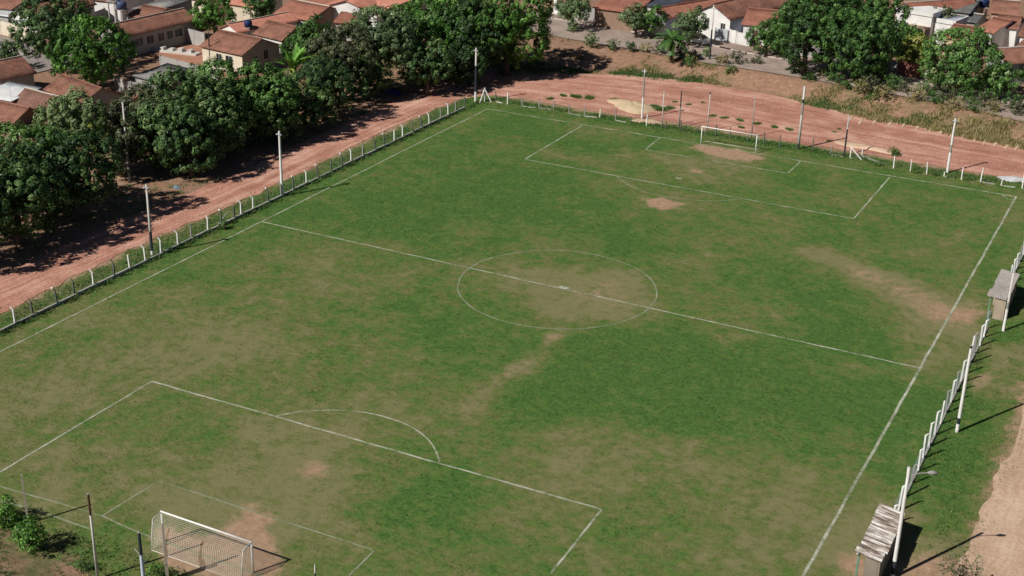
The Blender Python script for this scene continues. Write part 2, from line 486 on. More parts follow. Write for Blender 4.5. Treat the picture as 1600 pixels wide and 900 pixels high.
# blobs of wear: pixel in the photograph only as a way to find the spot on the ground
def world(px, py): q = at(px, py); return q[0], q[1]
WEAR = []   # (x, y, rx, ry, rot, bare, dry)
def wear(px, py, rx, ry, rot, bare, dry): x, y = world(px, py); WEAR.append((x, y, rx, ry, rad(rot), bare, dry))
wear(1137, 240, 4.2, 2.1, -5, 1.25, .3); wear(1105, 262, 7, 5, 0, .12, .42); wear(1088, 268, 1.0, .6, 0, .8, .3)
wear(1038, 321, 1.5, 1.7, 60, 1.0, .2); wear(1050, 318, 2.6, .8, 0, .65, .2)
wear(930, 458, 3.8, 3.6, -10, .26, .85); wear(900, 478, 3.2, 3.2, 0, .22, .7); wear(850, 440, 4.5, 2.6, 0, .10, .5); wear(960, 440, 2, 3, 0, .2, .5); wear(990, 480, 3, 4, 20, .1, .35)
wear(871, 526, .8, 1.9, -15, .45, .5); wear(800, 584, 1.6, 1.6, 0, .25, .3)
wear(492, 736, 1.2, 1.1, 0, .62, .5); wear(470, 700, 5, 4, 0, .15, .45); wear(585, 640, 4.5, 2.2, 0, .22, .35); wear(430, 790, 6, 4, 0, .1, .5)
wear(372, 848, 1.6, 3.2, 35, 1.35, .3); wear(300, 860, 3.4, 1.6, -5, 1.0, .3); wear(400, 885, 1.8, 1.5, 0, 1.1, .2)
wear(1470, 498, 3, 3, 0, .22, .4)
wear(1524, 486, 1.5, 3.0, 0, .5, .5); wear(1460, 560, 2.2, 5, 0, .18, .35); wear(1510, 440, 2, 6, 0, .1, .3)
wear(1240, 800, 10, 9, 0, .03, .14); wear(1350, 860, 4, 6, 0, .22, .4); wear(1345, 888, 1.2, 1.6, 0, .75, .4)
wear(780, 440, 9, 5, 0, .02, .22); wear(380, 470, 12, 7, 40, .0, .10); wear(560, 560, 9, 4, 0, .02, .16)
wear(1480, 640, 1.2, 4, 0, .1, .2); wear(960, 720, 7, 5, 0, .04, .25); wear(300, 560, 8, 4, 30, 0, .22)
wear(900, 250, 5, 2.5, 0, .05, .28); wear(1000, 300, 5, 3.0, 0, .1, .3); wear(1200, 340, 7, 4, 0, .02, .22); wear(1090, 400, 6, 5, 0, .03, .18)
wear(1560, 590, 1.6, 3.6, 10, .3, .5); wear(1530, 600, .8, 2.5, 0, .4, .5); wear(1466, 880, 1.6, 1.8, 0, .6, .5); wear(1418, 890, 1.2, 1.4, 0, .5, .4); wear(1570, 545, 1.6, 2.0, 0, .3, .5)
wear(1075, 186, 1, 1, 0, .1, .1); wear(330, 800, 5, 3, 0, .1, .25); wear(200, 690, 8, 3, 0, .0, .16)
def wearline(a, b, r, bare, dry, n=6):
    for k in range(n):
        t = k/(n-1); wear(a[0]+(b[0]-a[0])*t, a[1]+(b[1]-a[1])*t, r*(.8+.4*((k*5) % 3)/2), r, 0, bare, dry)
wearline((1275, 394), (1350, 428), 1.7, .14, .45, 5); wearline((1350, 428), (1480, 492), 2.6, .22, .50, 6); wearline((1480, 492), (1430, 540), 2.2, .1, .3, 3)
wearline((725, 640), (832, 566), 1.2, .30, .40, 6); wearline((832, 566), (872, 522), .8, .22, .3, 4)
# lush places
def lush(px, py, rx, ry, rot, k): wear(px, py, rx, ry, rot, -.3*k, -k)
lush(590, 330, 12, 6, 0, .30); lush(760, 290, 14, 8, 0, .30); lush(860, 215, 7, 3, 0, .25); lush(640, 790, 3.2, 3.2, 0, .5); lush(660, 740, 4, 3, 20, .25)
lush(1320, 520, 5, 6, 20, .42); lush(1050, 560, 9, 5, 0, .35); lush(880, 600, 8, 4, 0, .35); lush(1160, 600, 8, 6, 0, .3); lush(1250, 630, 7, 4, 0, .3)
lush(1430, 690, 3, 8, 0, .3); lush(700, 520, 8, 4, 0, .28); lush(1000, 640, 8, 3, 0, .3); lush(1250, 270, 6, 3, 0, .22); lush(1180, 222, 8, 1.2, 0, .45); lush(1470, 770, 2.0, 5, 0, .4); lush(1562, 525, 1.2, 2.2, 0, .6)
lush(1500, 660, 1.6, 4, 0, .3); lush(930, 360, 10, 4, 0, .25); lush(330, 400, 2, 14, 0, .15); lush(760, 215, 2.5, 10, 0, .2)
def wearmap(x, y):
    bare = np.zeros_like(x); dry = .35 + .16*smooth(34, 12, y) + .10*smooth(30, 5, x)*smooth(75, 45, y) + (fbm(x, y, 9, 31)-.5)*.6 + (fbm(x, y, 4, 35)-.5)*.7
    wx = x + (fbm(x, y, 3, 41)-.5)*3.2; wy = y + (fbm(x, y, 3, 47)-.5)*3.2
    for (cx, cy, rx, ry, r, b, d) in WEAR:
        dx, dy = wx-cx, wy-cy
        if rx < 2.6 and ry < 2.6: dx, dy = (x-cx)*.55+dx*.45, (y-cy)*.55+dy*.45
        a = (dx*math.cos(r)+dy*math.sin(r))/rx; c = (-dx*math.sin(r)+dy*math.cos(r))/ry
        g = np.exp(-((a*a+c*c)**1.35)*.7)
        bare += g*b; dry += g*d
    # worn strip outside the right fence toward the path
    bare += smooth(75.2, 77.6, x+(fbm(x, y, 2.2, 51)-.5)*2.2)*.75
    dry += smooth(74.5, 77, x)*.3
    # verge between fence and track
    bare += smooth(-4.4, -6.6, x+(fbm(x, y, 2.2, 52)-.5)*2.6)*.85
    dry += smooth(-3.2, -6, x)*.35 - .15*smooth(0, -2.5, x)
    bare += smooth(105.0, 107.5, y+(fbm(x, y, 2.2, 53)-.5)*3.0)*.8
    bare += smooth(-4.2, -7, y+(fbm(x, y, 2.5, 54)-.5)*2.5)*.6*smooth(50, 25, x)
    return np.clip(bare, 0, 1.3), np.clip(dry, 0, 1)
bare, dry = wearmap(PX, PY)
zf = (fbm(PX, PY, 6, 61)-.5)*.05
ok = np.ones_like(PX, bool)
V = np.stack([PX, PY, zf+.0], -1).reshape(-1, 3)
nx, ny = PX.shape; I = np.arange(nx*ny).reshape(nx, ny)
Fq = np.stack([I[:-1, :-1], I[1:, :-1], I[1:, 1:], I[:-1, 1:]], -1).reshape(-1, 4)
me = np_mesh('pitch', V, Fq)
attr_c(me, 'cov', np.stack([bare.ravel(), dry.ravel(), 0*dry.ravel()], -1))
me.polygons.foreach_set('use_smooth', [True]*len(me.polygons))
PITCH_OB = tag(obj('pitch', me, MT_TURF), kind='structure')

# white lines: parts of the pitch, each its own mesh
SEGS = []
def line(name, pts, width=.14, wob=.05, seed=0):
    P = np.array(pts, float)
    if 'arc' in name:
        for _ in range(3): P = np.vstack([P[:1], np.stack([P[:-1]*.75+P[1:]*.25, P[:-1]*.25+P[1:]*.75], 1).reshape(-1, 2), P[-1:]])
    d = np.r_[0, np.cumsum(np.hypot(*np.diff(P, axis=0).T))]
    n = int(d[-1]/.5)+2
    t = np.linspace(0, d[-1], n)
    q = np.stack([np.interp(t, d, P[:, 0]), np.interp(t, d, P[:, 1])], -1)
    tg = np.gradient(q, axis=0); tg /= np.linalg.norm(tg, axis=1)[:, None]
    nr = np.stack([-tg[:, 1], tg[:, 0]], -1)
    off = (fbm(t, t*0+seed*3.3, 2.2, 70)-.5)*wob*2.2
    off[0] = off[-1] = 0
    wd = width*(.75+.5*fbm(t, t*0+seed*5.1, 1.2, 75))
    L = q+nr*(off+wd/2)[:, None]; R = q+nr*(off-wd/2)[:, None]
    def zz(p): return (fbm(p[:, 0], p[:, 1], 6, 61)-.5)*.05+.014
    V = np.vstack([np.c_[L, zz(L)], np.c_[R, zz(R)]])
    i = np.arange(n-1)
    F = np.stack([i+n, i+n+1, i+1, i], -1)
    o = obj(name, np_mesh(name, V, F), MT_LIME_WORN if seed in (4, 14, 10, 6, 11) else MT_LIME, PITCH_OB)
    s = max(1, int(1.0/.5))
    for k in range(0, n-1, 2): SEGS.append((*q[k], *q[min(k+2, n-1)], width))
    return o
def pl(*px): return [world(*q) for q in px]
line('touchline', [(0, -4), (0, FL)], .15, .06, 1)
line('touchline', [(FW, -4), (FW, FL)], .22, .06, 2)
line('goal_line', [(0, FL), (FW, FL)], .17, .06, 3)
line('goal_line', pl((0, 760), (160, 806), (215, 832))+[(35.5, -.05), (70, 0)], .14, .06, 4)
line('service_line', pl((0, 783), (50, 795), (140, 826)), .14, .06, 14)
line('halfway_line', [(0, HALF), (FW, HALF-.1)], .17, .05, 5)
ang = np.linspace(0, 2*math.pi, 121)
line('centre_circle', [(MIDX+.2+9.37*math.cos(a), HALF+9.37*math.sin(a)) for a in ang], .13, .08, 6)
line('penalty_area', pl((910, 196), (820, 249), (1334, 342), (1390, 277)), .16, .06, 7)
line('goal_area', pl((1032, 215), (1008, 234), (1231, 271), (1250, 253)), .13, .06, 8)
line('penalty_area', [world(-60, 771)]+pl((0, 738), (237, 596), (940, 796), (860, 897)), .17, .05, 9)
line('goal_area', pl((160, 806), (248, 752), (585, 860), (546, 899)), .13, .06, 10)
line('penalty_arc', pl((963, 275), (985, 292), (1020, 304), (1070, 312), (1115, 315), (1160, 311)), .12, .05, 11)
line('penalty_arc', pl((433, 650), (470, 643), (535, 640), (590, 647), (640, 664), (668, 684), (682, 704), (687, 722)), .13, .04, 12)
line('corner_arc', pl((1567, 305), (1572, 311), (1584, 313)), .14, .01, 13)
mb = MB()
cx, cy = world(881, 450)
ringp = [(cx+.55*math.cos(a)*(1+.2*math.sin(3*a)), cy+.35*math.sin(a), .028) for a in np.linspace(0, 2*math.pi, 14, endpoint=False)]
mb.quad(*ringp).build('centre_mark', MT_LIME, PITCH_OB)
cx, cy = world(1061, 279)
mb = MB(); mb.quad(*[(cx+.45*math.cos(a), cy+.22*math.sin(a), .03) for a in np.linspace(0, 2*math.pi, 10, endpoint=False)]).build('penalty_mark', MT_LIME, PITCH_OB)

# grass blades on the field: nobody could count them
def blades(name, x, y, z, hgt, wid, nb, mat, cov=None, paint=None, lean=.6, seed=0, parent=None, kind='stuff', tintpow=1.0):
    rg = np.random.default_rng(500+seed); n = len(x)
    V = np.zeros((n, nb, 3, 3), np.float32)
    for b in range(nb):
        a = rg.random(n)*2*np.pi
        ln = hgt*lean*(.3+rg.random(n))
        hh = hgt*(.6+.6*rg.random(n))
        ox = (rg.random(n)-.5)*wid*2.5; oy = (rg.random(n)-.5)*wid*2.5
        pa = a+np.pi/2+(rg.random(n)-.5)
        V[:, b, 0] = np.stack([x+ox-np.cos(pa)*wid/2, y+oy-np.sin(pa)*wid/2, z-.01], -1)
        V[:, b, 1] = np.stack([x+ox+np.cos(pa)*wid/2, y+oy+np.sin(pa)*wid/2, z-.01], -1)
        V[:, b, 2] = np.stack([x+ox+np.cos(a)*ln, y+oy+np.sin(a)*ln, z+hh], -1)
    F = np.arange(n*nb*3).reshape(-1, 3)
    me = np_mesh(name, V.reshape(-1, 3), F)
    if cov is not None:
        c = np.stack([cov[0], cov[1], paint if paint is not None else 0*cov[0]], -1)
        attr_c(me, 'cov', np.repeat(c, nb*3, 0))
    tn = np.clip(rg.random(n)*.6+rg.random(n)*.4, 0, 1)**tintpow
    attr_f(me, 'tint', np.repeat(tn, nb*3))
    o = obj(name, me, mat, parent)
    if kind: o['kind'] = kind
    return o
N = 300000
bx = RNG.uniform(-6.5, 78, N); by = RNG.uniform(-5, 108, N)
b_, d_ = wearmap(bx, by)
n4 = fbm(bx, by, 1.1, 81)
keep = RNG.random(N) < np.clip((1.15-1.1*b_)*(1.1-.45*d_)*(.35+1.3*n4), .0, 1)
keep &= ~((b_ > .72) & (RNG.random(N) < .93))
bx, by, b_, d_, n4 = bx[keep], by[keep], b_[keep], d_[keep], n4[keep]
paint = np.zeros(len(bx))
S = np.array(SEGS)
for (x0, y0, x1, y1, wd) in S:
    i = np.where((np.abs(bx-(x0+x1)/2) < 1.2) & (np.abs(by-(y0+y1)/2) < 1.2))[0]
    dx, dy = x1-x0, y1-y0; l2 = dx*dx+dy*dy
    t = np.clip(((bx[i]-x0)*dx+(by[i]-y0)*dy)/l2, 0, 1)
    dist = np.hypot(bx[i]-x0-t*dx, by[i]-y0-t*dy)
    paint[i[dist < wd*.6+.03]] = 1
hg = (.03+.10*np.clip(n4-.3, 0, 1)**1.2*1.6+.03*RNG.random(len(bx)))*(1.15-.5*d_)
hg = np.where(paint > 0, hg*.45, hg)
ver = (bx < -1.6) | (bx > 71.2) | (by > 102.3) | (by < -1.5)
hg = np.where(ver, hg*2.0, hg)
bz = (fbm(bx, by, 6, 61)-.5)*.05
o = blades('pitch_grass', bx, by, bz, hg, .045, 2, MT_BLADE, (b_, d_), paint, .8, 1)
tag(o, 'patchy green and straw coloured turf covering the football pitch', 'grass')

# ------------------------------------------------------------------ tracks, street, pavement
yy = np.linspace(-30, 98, 40)
inner = [(-5.9+.35*math.sin(y*.13), y) for y in yy]+[(-5.3, 103), (-3.2, 107.2), (3, 107.8), (14, 107.4), (28, 108.0), (42, 107.6), (56, 107.2), (70, 106.8), (84, 105), (112, 96)]
outer_ = [(-12.2+.4*math.sin(y*.11+1), y) for y in yy]+[(-12.6, 104), (-12.5, 112), (-8, 119.5), (1.7, 124.7), (10, 127.7), (19, 129.2), (30, 128.0), (39, 126.3), (49, 123.7), (57.5, 122.7), (65, 121.2), (84, 116), (112, 107)]
TRACK = ribbon('dirt_track', inner, outer_, 22, MT_TRACK, lambda x, y: 0*x+.035, .6, .7, 2, .10)
ribbon('dirt_path', [(77.0+.3*math.sin(y*.2), y) for y in np.linspace(-30, 100, 60)], [(84.6, y) for y in np.linspace(-30, 100, 60)], 12, MT_PATH, lambda x, y: 0*x+.045, .6, .6, 12, .06)
sx = np.linspace(-44, 112, 80)
def ystreet_far(x): return np.interp(x, [-44, -12, 3, 14.5, 20.5, 26, 36, 46, 52, 60, 112], [151.5, 148.2, 146.3, 144.9, 143.1, 142.0, 141.2, 140.2, 139.2, 136.5, 122])
zst = lambda x, y: H(x, np.maximum(y, yt(x)+.1))*0 + ZS*smooth(-36, -13, x)
ribbon('street', [(x, float(yt(x))+.3) for x in sx], [(x, float(ystreet_far(x))) for x in sx], 8, MT_STREET, lambda x, y: zst(x, y)+.11, .8, .12, 22)
pv = ribbon('pavement', [(x, float(ystreet_far(x))+.16) for x in sx], [(x, float(ystreet_far(x))+3.6) for x in sx], 5, MT_PAVE, lambda x, y: zst(x, y)+.24, .8, .05, 32)
for i in range(len(sx)-1):
    if i % 9 == 4: continue
    x0, x1 = sx[i], sx[i+1]-.04
    y0, y1 = float(ystreet_far(x0)), float(ystreet_far(x1))
    z0 = float(zst(np.array([x0]), np.array([y0]))[0]); z1 = float(zst(np.array([x1]), np.array([y1]))[0])
    k = MB()
    v = [(x0, y0-.08, z0), (x1, y1-.08, z1), (x1, y1+.14, z1), (x0, y0+.14, z0)]
    k.v = v+[(a, b, c+.26) for a, b, c in v]
    k.f = [(4, 5, 6, 7), (0, 1, 5, 4), (1, 2, 6, 5), (2, 3, 7, 6), (3, 0, 4, 7)]
    k.build('kerb_stone', MT_KERB, pv)
# grey lane in the upper left corner and small paved yards
def sheet(name, px, z, mat, kind='structure', jit=0):
    P = [at(a, b, z) for a, b in px]
    mb = MB(); mb.quad(*[(q[0], q[1], z) for q in P])
    return tag(mb.build(name, mat), kind=kind)
sheet('lane', [(-160, 75), (-20, 50), (70, 74), (110, 62), (150, 90), (40, 118), (-60, 100)], .13, plain('lane_concrete', (.30, .27, .24), (.21, .185, .165), .6, .95, .2))
sheet('yard', [(228, 84), (318, 66), (345, 78), (330, 112), (262, 96)], .13, plain('yard_earth', (.42, .21, .13), (.30, .15, .095), .8, .95, .3))
sheet('earth_clearing', [(20, 300), (90, 250), (190, 235), (330, 200), (420, 175), (470, 160), (500, 175), (300, 262), (200, 290)], .12, plain('dry_earth', (.42, .27, .17), (.26, .16, .10), .5, .97, .4))
# ridges of paler soil left by the grader along the outer edge of the track
for k, (px, py) in enumerate([(1345, 190), (1368, 188), (1392, 192), (1414, 194), (1436, 197), (1456, 200), (1472, 204), (1489, 208), (1506, 212), (1524, 216), (1540, 221), (1556, 224), (1574, 228), (1590, 230), (1330, 184)]):
    a = world(px-3.5-random.random()*2, py+7); b = world(px+4, py-5-random.random()*3)
    mb = MB(); n = 6
    for i in range(n+1):
        t = i/n; c = (a[0]*(1-t)+b[0]*t, a[1]*(1-t)+b[1]*t); wd = .22*math.sin(math.pi*min(max(t, .05), .95))*(.7+random.random()*.6)
        mb.v += [(c[0]-wd, c[1], .07), (c[0], c[1], .07+wd*.7), (c[0]+wd, c[1], .07)]
    for i in range(n):
        for j in range(2): mb.f.append((3*i+j, 3*i+j+1, 3*i+4+j, 3*i+3+j))
    mb.build('soil_ridge', MT_SAND2, TRACK, True)

def mound(name, cx, cy, rx, ry, h, mat, seed, z=.05, rot=0.0):
    mb = MB(); nr, na = 7, 26
    rg = np.random.default_rng(seed); ph = rg.random(5)*6.28
    mb.v.append((0, 0, h))
    for i in range(1, nr+1):
        r = i/nr
        for k in range(na):
            a = 2*math.pi*k/na
            e = 1+.22*math.sin(2*a+ph[0])+.14*math.sin(3*a+ph[1])+.09*math.sin(5*a+ph[2])+.05*math.sin(9*a+ph[3])
            zz = h*(1-r*r)*(1+.45*(rg.random()-.5)) if i < nr else -.06
            mb.v.append((rx*r*e*math.cos(a), ry*r*e*math.sin(a), zz))
    for k in range(na): mb.f.append((0, 1+k, 1+(k+1) % na))
    for i in range(nr-1):
        for k in range(na):
            q = 1+i*na; mb.f.append((q+k, q+na+k, q+na+(k+1) % na, q+(k+1) % na))
    o = mb.build(name, mat, None, True); o.location = (cx, cy, z); o.rotation_euler.z = rot
    return o
x, y = world(988, 167); tag(mound('sand_heap', x, y, 3.6, 2.6, .55, MT_SAND, 1), 'pale yellow sand heap on the red dirt beside a lamp pole', 'sand')
x, y = world(1353, 231); tag(mound('sand_heap', x, y, 4.0, 1.3, .25, MT_SAND2, 2, rot=-.1), 'flat pinkish heap of pale soil behind the braced white post', 'sand')
x, y = world(1590, 281); tag(mound('rubble_heap', x, y, 2.2, 1.1, .22, MT_RUBBLE, 3), 'whitish rubble heap by the fence near the far right corner', 'rubble')
x, y = world(1012, 190); tag(mound('sand_heap', x, y, 2.0, .9, .12, MT_SAND2, 4), 'small low patch of pale soil at the fence below the yellow sand', 'sand')

# ------------------------------------------------------------------ fences
def post_mesh(h, arm, side, w_=.07, aw=.75):
    """square concrete post with a cranked top; side = direction of the arm along local x"""
    mb = MB(); hw = w_
    mb.v += [(-hw, -hw, -.1), (hw, -hw, -.1), (hw, hw, -.1), (-hw, hw, -.1)]
    mb.v += [(-hw*.85, -hw*.85, h), (hw*.85, -hw*.85, h), (hw*.85, hw*.85, h), (-hw*.85, hw*.85, h)]
    for q in ((0, 1, 5, 4), (1, 2, 6, 5), (2, 3, 7, 6), (3, 0, 4, 7)): mb.f.append(q)
    if arm:
        d = side*arm
        mb.v += [(-hw*.7*aw+d, -hw*aw, h+arm), (hw*.7*aw+d, -hw*aw, h+arm), (hw*.7*aw+d, hw*aw, h+arm), (-hw*.7*aw+d, hw*aw, h+arm)]
        for q in ((4, 5, 9, 8), (5, 6, 10, 9), (6, 7, 11, 10), (7, 4, 8, 11), (8, 9, 10, 11)): mb.f.append(q)
    else: mb.f.append((4, 5, 6, 7))
    return mb.mesh('post')

def wire_net(mb, p0, p1, h, cell=.16, r=.0035):
    p0 = np.array(p0, float); p1 = np.array(p1, float); L = np.linalg.norm(p1-p0); d = (p1-p0)/L
    nrm = np.array([-d[1], d[0]])
    def strand(a, za, b, zb):
        A = p0+d*a; B = p0+d*b; n = len(mb.v); o = nrm*r
        mb.v += [(A[0]-o[0], A[1]-o[1], za), (A[0]+o[0], A[1]+o[1], za), (B[0]+o[0], B[1]+o[1], zb), (B[0]-o[0], B[1]-o[1], zb)]
        A2 = d*r
        mb.v += [(A[0]-A2[0], A[1]-A2[1], za), (A[0]+A2[0], A[1]+A2[1], za), (B[0]+A2[0], B[1]+A2[1], zb), (B[0]-A2[0], B[1]-A2[1], zb)]
        mb.f.append((n, n+1, n+2, n+3)); mb.f.append((n+4, n+5, n+6, n+7))
    k = -h
    while k < L:
        a, za = max(k, 0), .25+max(-k, 0); b = min(k+h, L); zb = za+(b-a)
        if b > a: strand(a, za, b, zb); strand(a, .25+h-(za-.25), b, .25+h-(zb-.25))
        k += cell
    return mb

# left fence
LP = [(26,509,'W'),(58,496,'D'),(89,477,'D'),(119,464,'D'),(149,449,'W'),(178,434,'D'),(205,422,'W'),(230,410,'W'),(255,398.6,'W'),(280.5,386,'W'),(304,376,'G'),(328,363,'W'),(349,353,'D'),(370,344,'D'),(384,339,'W'),(400,330,'W'),(421,318,'D'),(441,308,'G'),(462,299.5,'D'),(480,289,'W'),(497,280,'D'),(516.6,270,'D'),(535,262,'D'),(551,255,'W'),(569,246,'G'),(585,237,'D'),(601,230,'D'),(615,222,'W'),(631.5,216,'W'),(646,208.6,'D'),(661,202,'D'),(674,196.6,'W'),(689,187.6,'G'),(703,181.6,'W'),(716,176,'G'),(730,170,'D')]
PM = {'W': MT_WHITE, 'D': MT_DARKPOST, 'G': MT_GREYPOST}
LF = tag(empty('fence', (-2.8, 20, 0)), 'long chain link fence with cranked posts between red dirt track and left touchline', 'fence')
pm = {k: post_mesh(1.45, .28, -1) for k in 'WDG'}
pm2 = {k: post_mesh(1.55, 0, -1) for k in 'WDG'}
for k in 'WDG': pm[k].materials.append(PM[k]); pm2[k].materials.append(PM[k])
lys = [at(a, b)[1] for a, b, c in LP]
lcol = [c for a, b, c in LP]
while lys[0] > 5: lys.insert(0, lys[0]-2.5); lcol.insert(0, random.choice('WDG'))
kw = plain('mossy_kerb', (.52, .49, .44), (.30, .29, .24), 2.2, .95, .3)
for i, y in enumerate(lys):
    cst = lcol[i]
    o = link(bpy.data.objects.new('post', (pm2 if i % 7 == 5 else pm)[cst]), LF)
    o.location = (random.uniform(-.06, .06), y-20, 0); o.rotation_euler = (random.uniform(-.04, .04), random.uniform(-.05, .05), random.uniform(-.2, .2))
    if cst == 'D' and i % 2 == 0:   # whitewashed tip
        mb = MB(); mb.bevbox(-.32, -.14, -.07, .07, 1.62, 1.76, .02); t = mb.build('post_tip', MT_WHITE, o)
    if i < len(lys)-1:
        y1 = lys[i+1]
        mb = MB(); hk = .30+random.uniform(-.05, .04); mb.bevbox(.085-.2, .085, 0, y1-y-.03, -.1, hk, .02)
        k = mb.build('kerb_panel', kw if random.random() < .75 else MT_GREYPOST, LF); k.location = (.08, y-20+.015, 0); k.rotation_euler.z = random.uniform(-.006, .006)
y_, = [at(349, 353)[1]]
mb = MB(); mb.tube([(.06, y_-20+.9, 1.1), (-.25, y_-20-.5, .0)], .06, 6).build('brace', MT_GREYPOST, LF)
mb = MB(); wire_net(mb, (0, lys[0]-20), (0, lys[-1]-20), 1.2, .3, .0018); k = mb.build('wire_mesh', MT_WIRE, LF); k['kind'] = 'stuff'
# corner: white post with two braces
cp = at(757, 158)
CO = tag(empty('corner_post', (cp[0], cp[1], 0)), 'white corner fence post propped by two slanting white braces', 'post')
mb = MB(); mb.bevbox(-.1, .1, -.1, .1, -.1, 1.9, .03).build('post', MT_WHITE, CO)
mb = MB(); mb.tube([(0, -.1, 1.6), (-.1, -1.2, 0)], .075, 6).build('brace', MT_WHITE, CO)
mb = MB(); mb.tube([(.1, 0, 1.6), (1.0, .1, 0)], .075, 6).build('brace', MT_WHITE, CO)

# far fence
FP = [(775,159,'D',1.5),(793,163.6,'W',1.7),(816,166.5,'G',1.35),(842,169,'G',1.4),(865,171.6,'G',1.2),(889,178,'G',1.4),(913,182,'G',1.5),(937,184,'W',1.2),(962,188,'G',1.6),(985,193,'D',.9),(1010,197,'W',1.6),(1040,202,'D',.9),(1063,205,'D',1.5),(1090,208,'D',.8),(1118,213,'D',1.6),(1140.6,216.5,'D',1.5),(1168,221,'D',.8),(1194,226,'D',1.7),(1218,230.5,'D',1.6),(1245,234,'D',.8),(1270,236,'D',1.6),(1298,241,'G',1.1),(1328,247,'W',1.6),(1346,244,'W',.9),(1396,263,'W',1.55),(1422,267.5,'W',1.5),(1448,272,'W',1.5),(1475,276,'W',.6),(1502,280.5,'W',1.5),(1532,284,'W',1.75),(1564,290,'W',.6),(1597,294.5,'W',1.8),(1630,301,'W',1.6),(1665,307,'W',1.6)]
f0 = at(762, 157)
FF = tag(empty('fence', (f0[0], f0[1], 0)), 'broken far fence of uneven posts behind the distant goal line', 'fence')
cache = {}
prev = None
for i, (px, py, c, h) in enumerate(FP):
    q = at(px, py)
    if (c, h) not in cache:
        cache[(c, h)] = post_mesh(h, 0, 1, .06); cache[(c, h)].materials.append(PM[c])
    o = link(bpy.data.objects.new('post', cache[(c, h)]), FF); o.location = (q[0]-f0[0], q[1]-f0[1], 0); o.rotation_euler = (random.uniform(-.05, .05), random.uniform(-.05, .05), random.uniform(-.3, .3))
    if prev is not None and (i < 10 and i % 3 != 2 or i in (22, 23, 24, 28, 30, 31, 32)):
        mb = MB(); d = q-prev; L = math.hypot(d[0], d[1])*(.5+.4*random.random())
        mb.bevbox(0, L, -.14, .14, -.1, .05+random.random()*.05, .02)
        k = mb.build('kerb_panel', kw if i % 2 else MT_GREYPOST, FF); k.location = (prev[0]-f0[0]+.1, prev[1]-f0[1], 0); k.rotation_euler.z = math.atan2(d[1], d[0])
    prev = q
q = at(1328, 247); mb = MB(); mb.tube([(q[0]-f0[0]+.05, q[1]-f0[1]-.05, 1.35), (q[0]-f0[0]+1.55, q[1]-f0[1]-.2, .0)], .07, 6).build('brace', MT_WHITE, FF)
mb = MB()
for k in (.5, .9, 1.25):
    mb.tube([(*(at(px, py)[:2]-f0[:2]), k) for px, py, c, h in FP if h > 1.15], .006, 3, False)
w_ = mb.build('wire', MT_WIRE, FF); w_['kind'] = 'stuff'

# right fence
RF = tag(empty('fence', (71.75, 26, 0)), 'white posted chain link fence along the right touchline between the dugouts and poles', 'fence')
rm = post_mesh(1.8, .17, 1, .07, .6); rm.materials.append(MT_WHITE); rmg = post_mesh(1.7, .17, 1, .065, .6); rmg.materials.append(MT_GREYPOST)
rst = post_mesh(2.15, 0, 1, .065); rst.materials.append(MT_WHITE)
ry = [y for y in np.arange(25.4, 104, 2.02) if not (63.6 < y < 71.8)]
for i, y in enumerate(ry):
    o = link(bpy.data.objects.new('post', rst if i % 6 == 2 else (rm if random.random() < .78 else rmg)), RF); o.location = (random.uniform(-.08, .08), y-26, 0); o.scale.z = random.uniform(.85, 1.22); o.rotation_euler = (random.uniform(-.05, .05), random.uniform(-.05, .03), random.uniform(-.25, .25))
    if i < len(ry)-1 and ry[i+1]-y < 3:
        mb = MB(); mb.bevbox(-.09, .09, .09, ry[i+1]-y-.09, -.1, .17+random.uniform(-.05, .04), .02); k = mb.build('kerb_panel', MT_GREYPOST, RF); k.location = (0, y-26, 0)
for a, b in ((-2+1.4, 63.0-26), (72.3-26, 104-26)):
    mb = MB(); wire_net(mb, (0.02, a), (0.02, b), 1.5, .14, .0016); k = mb.build('wire_mesh', MT_WIRE, RF); k['kind'] = 'stuff'
# weeds hugging fence feet
def weeds(name, pts, hmin, hmax, mat, label, seed, nb=3, wid=.05, lean=.6):
    P = np.array(pts); rg = np.random.default_rng(seed)
    z = np.array([Hs(a, b) if b > 118 or b < -3 else 0.0 for a, b in P])
    h = hmin+(hmax-hmin)*rg.random(len(P))**2
    return tag(blades(name, P[:, 0], P[:, 1], z, h, wid, nb, mat, None, None, lean, seed), label, 'weeds')
rg = np.random.default_rng(5)
pts = []
for y in np.arange(4, 103, .02):
    if fbm(y, 0*y, 2.0, 91) + .25*rg.random() > .55: pts.append((-2.8+rg.normal(.25, .28), y))
for y in np.arange(4, 103, .03):
    if fbm(y, 0*y, 4.0, 95) + .3*rg.random() > .55: pts.append((-4.0+rg.normal(0, .6), y))
weeds('fence_weeds', pts, .1, .5, ML_WEED, 'green weeds tangled along the foot of the left fence', 5, 3, .06)
pts = []
for x in np.arange(-2, 74, .02):
    if fbm(x, 0*x+3, 3.0, 97) + .3*rg.random() + (.2 if 22 < x < 50 else 0) > .62: pts.append((x, 105.0+rg.normal(.35, .55)-.02*x*0))
weeds('fence_weeds', pts, .1, .5, ML_WEED, 'green weeds growing through the far fence behind the goal', 6, 3, .06)
pts = []
for y in np.arange(26, 100, .05):
    if fbm(y, 0*y+5, 2.5, 99) + .25*rg.random() > .72: pts.append((71.95+rg.normal(.1, .25), y))
weeds('fence_weeds', pts, .1, .45, ML_WEED, 'weeds at the foot of the right fence', 8, 3, .06)

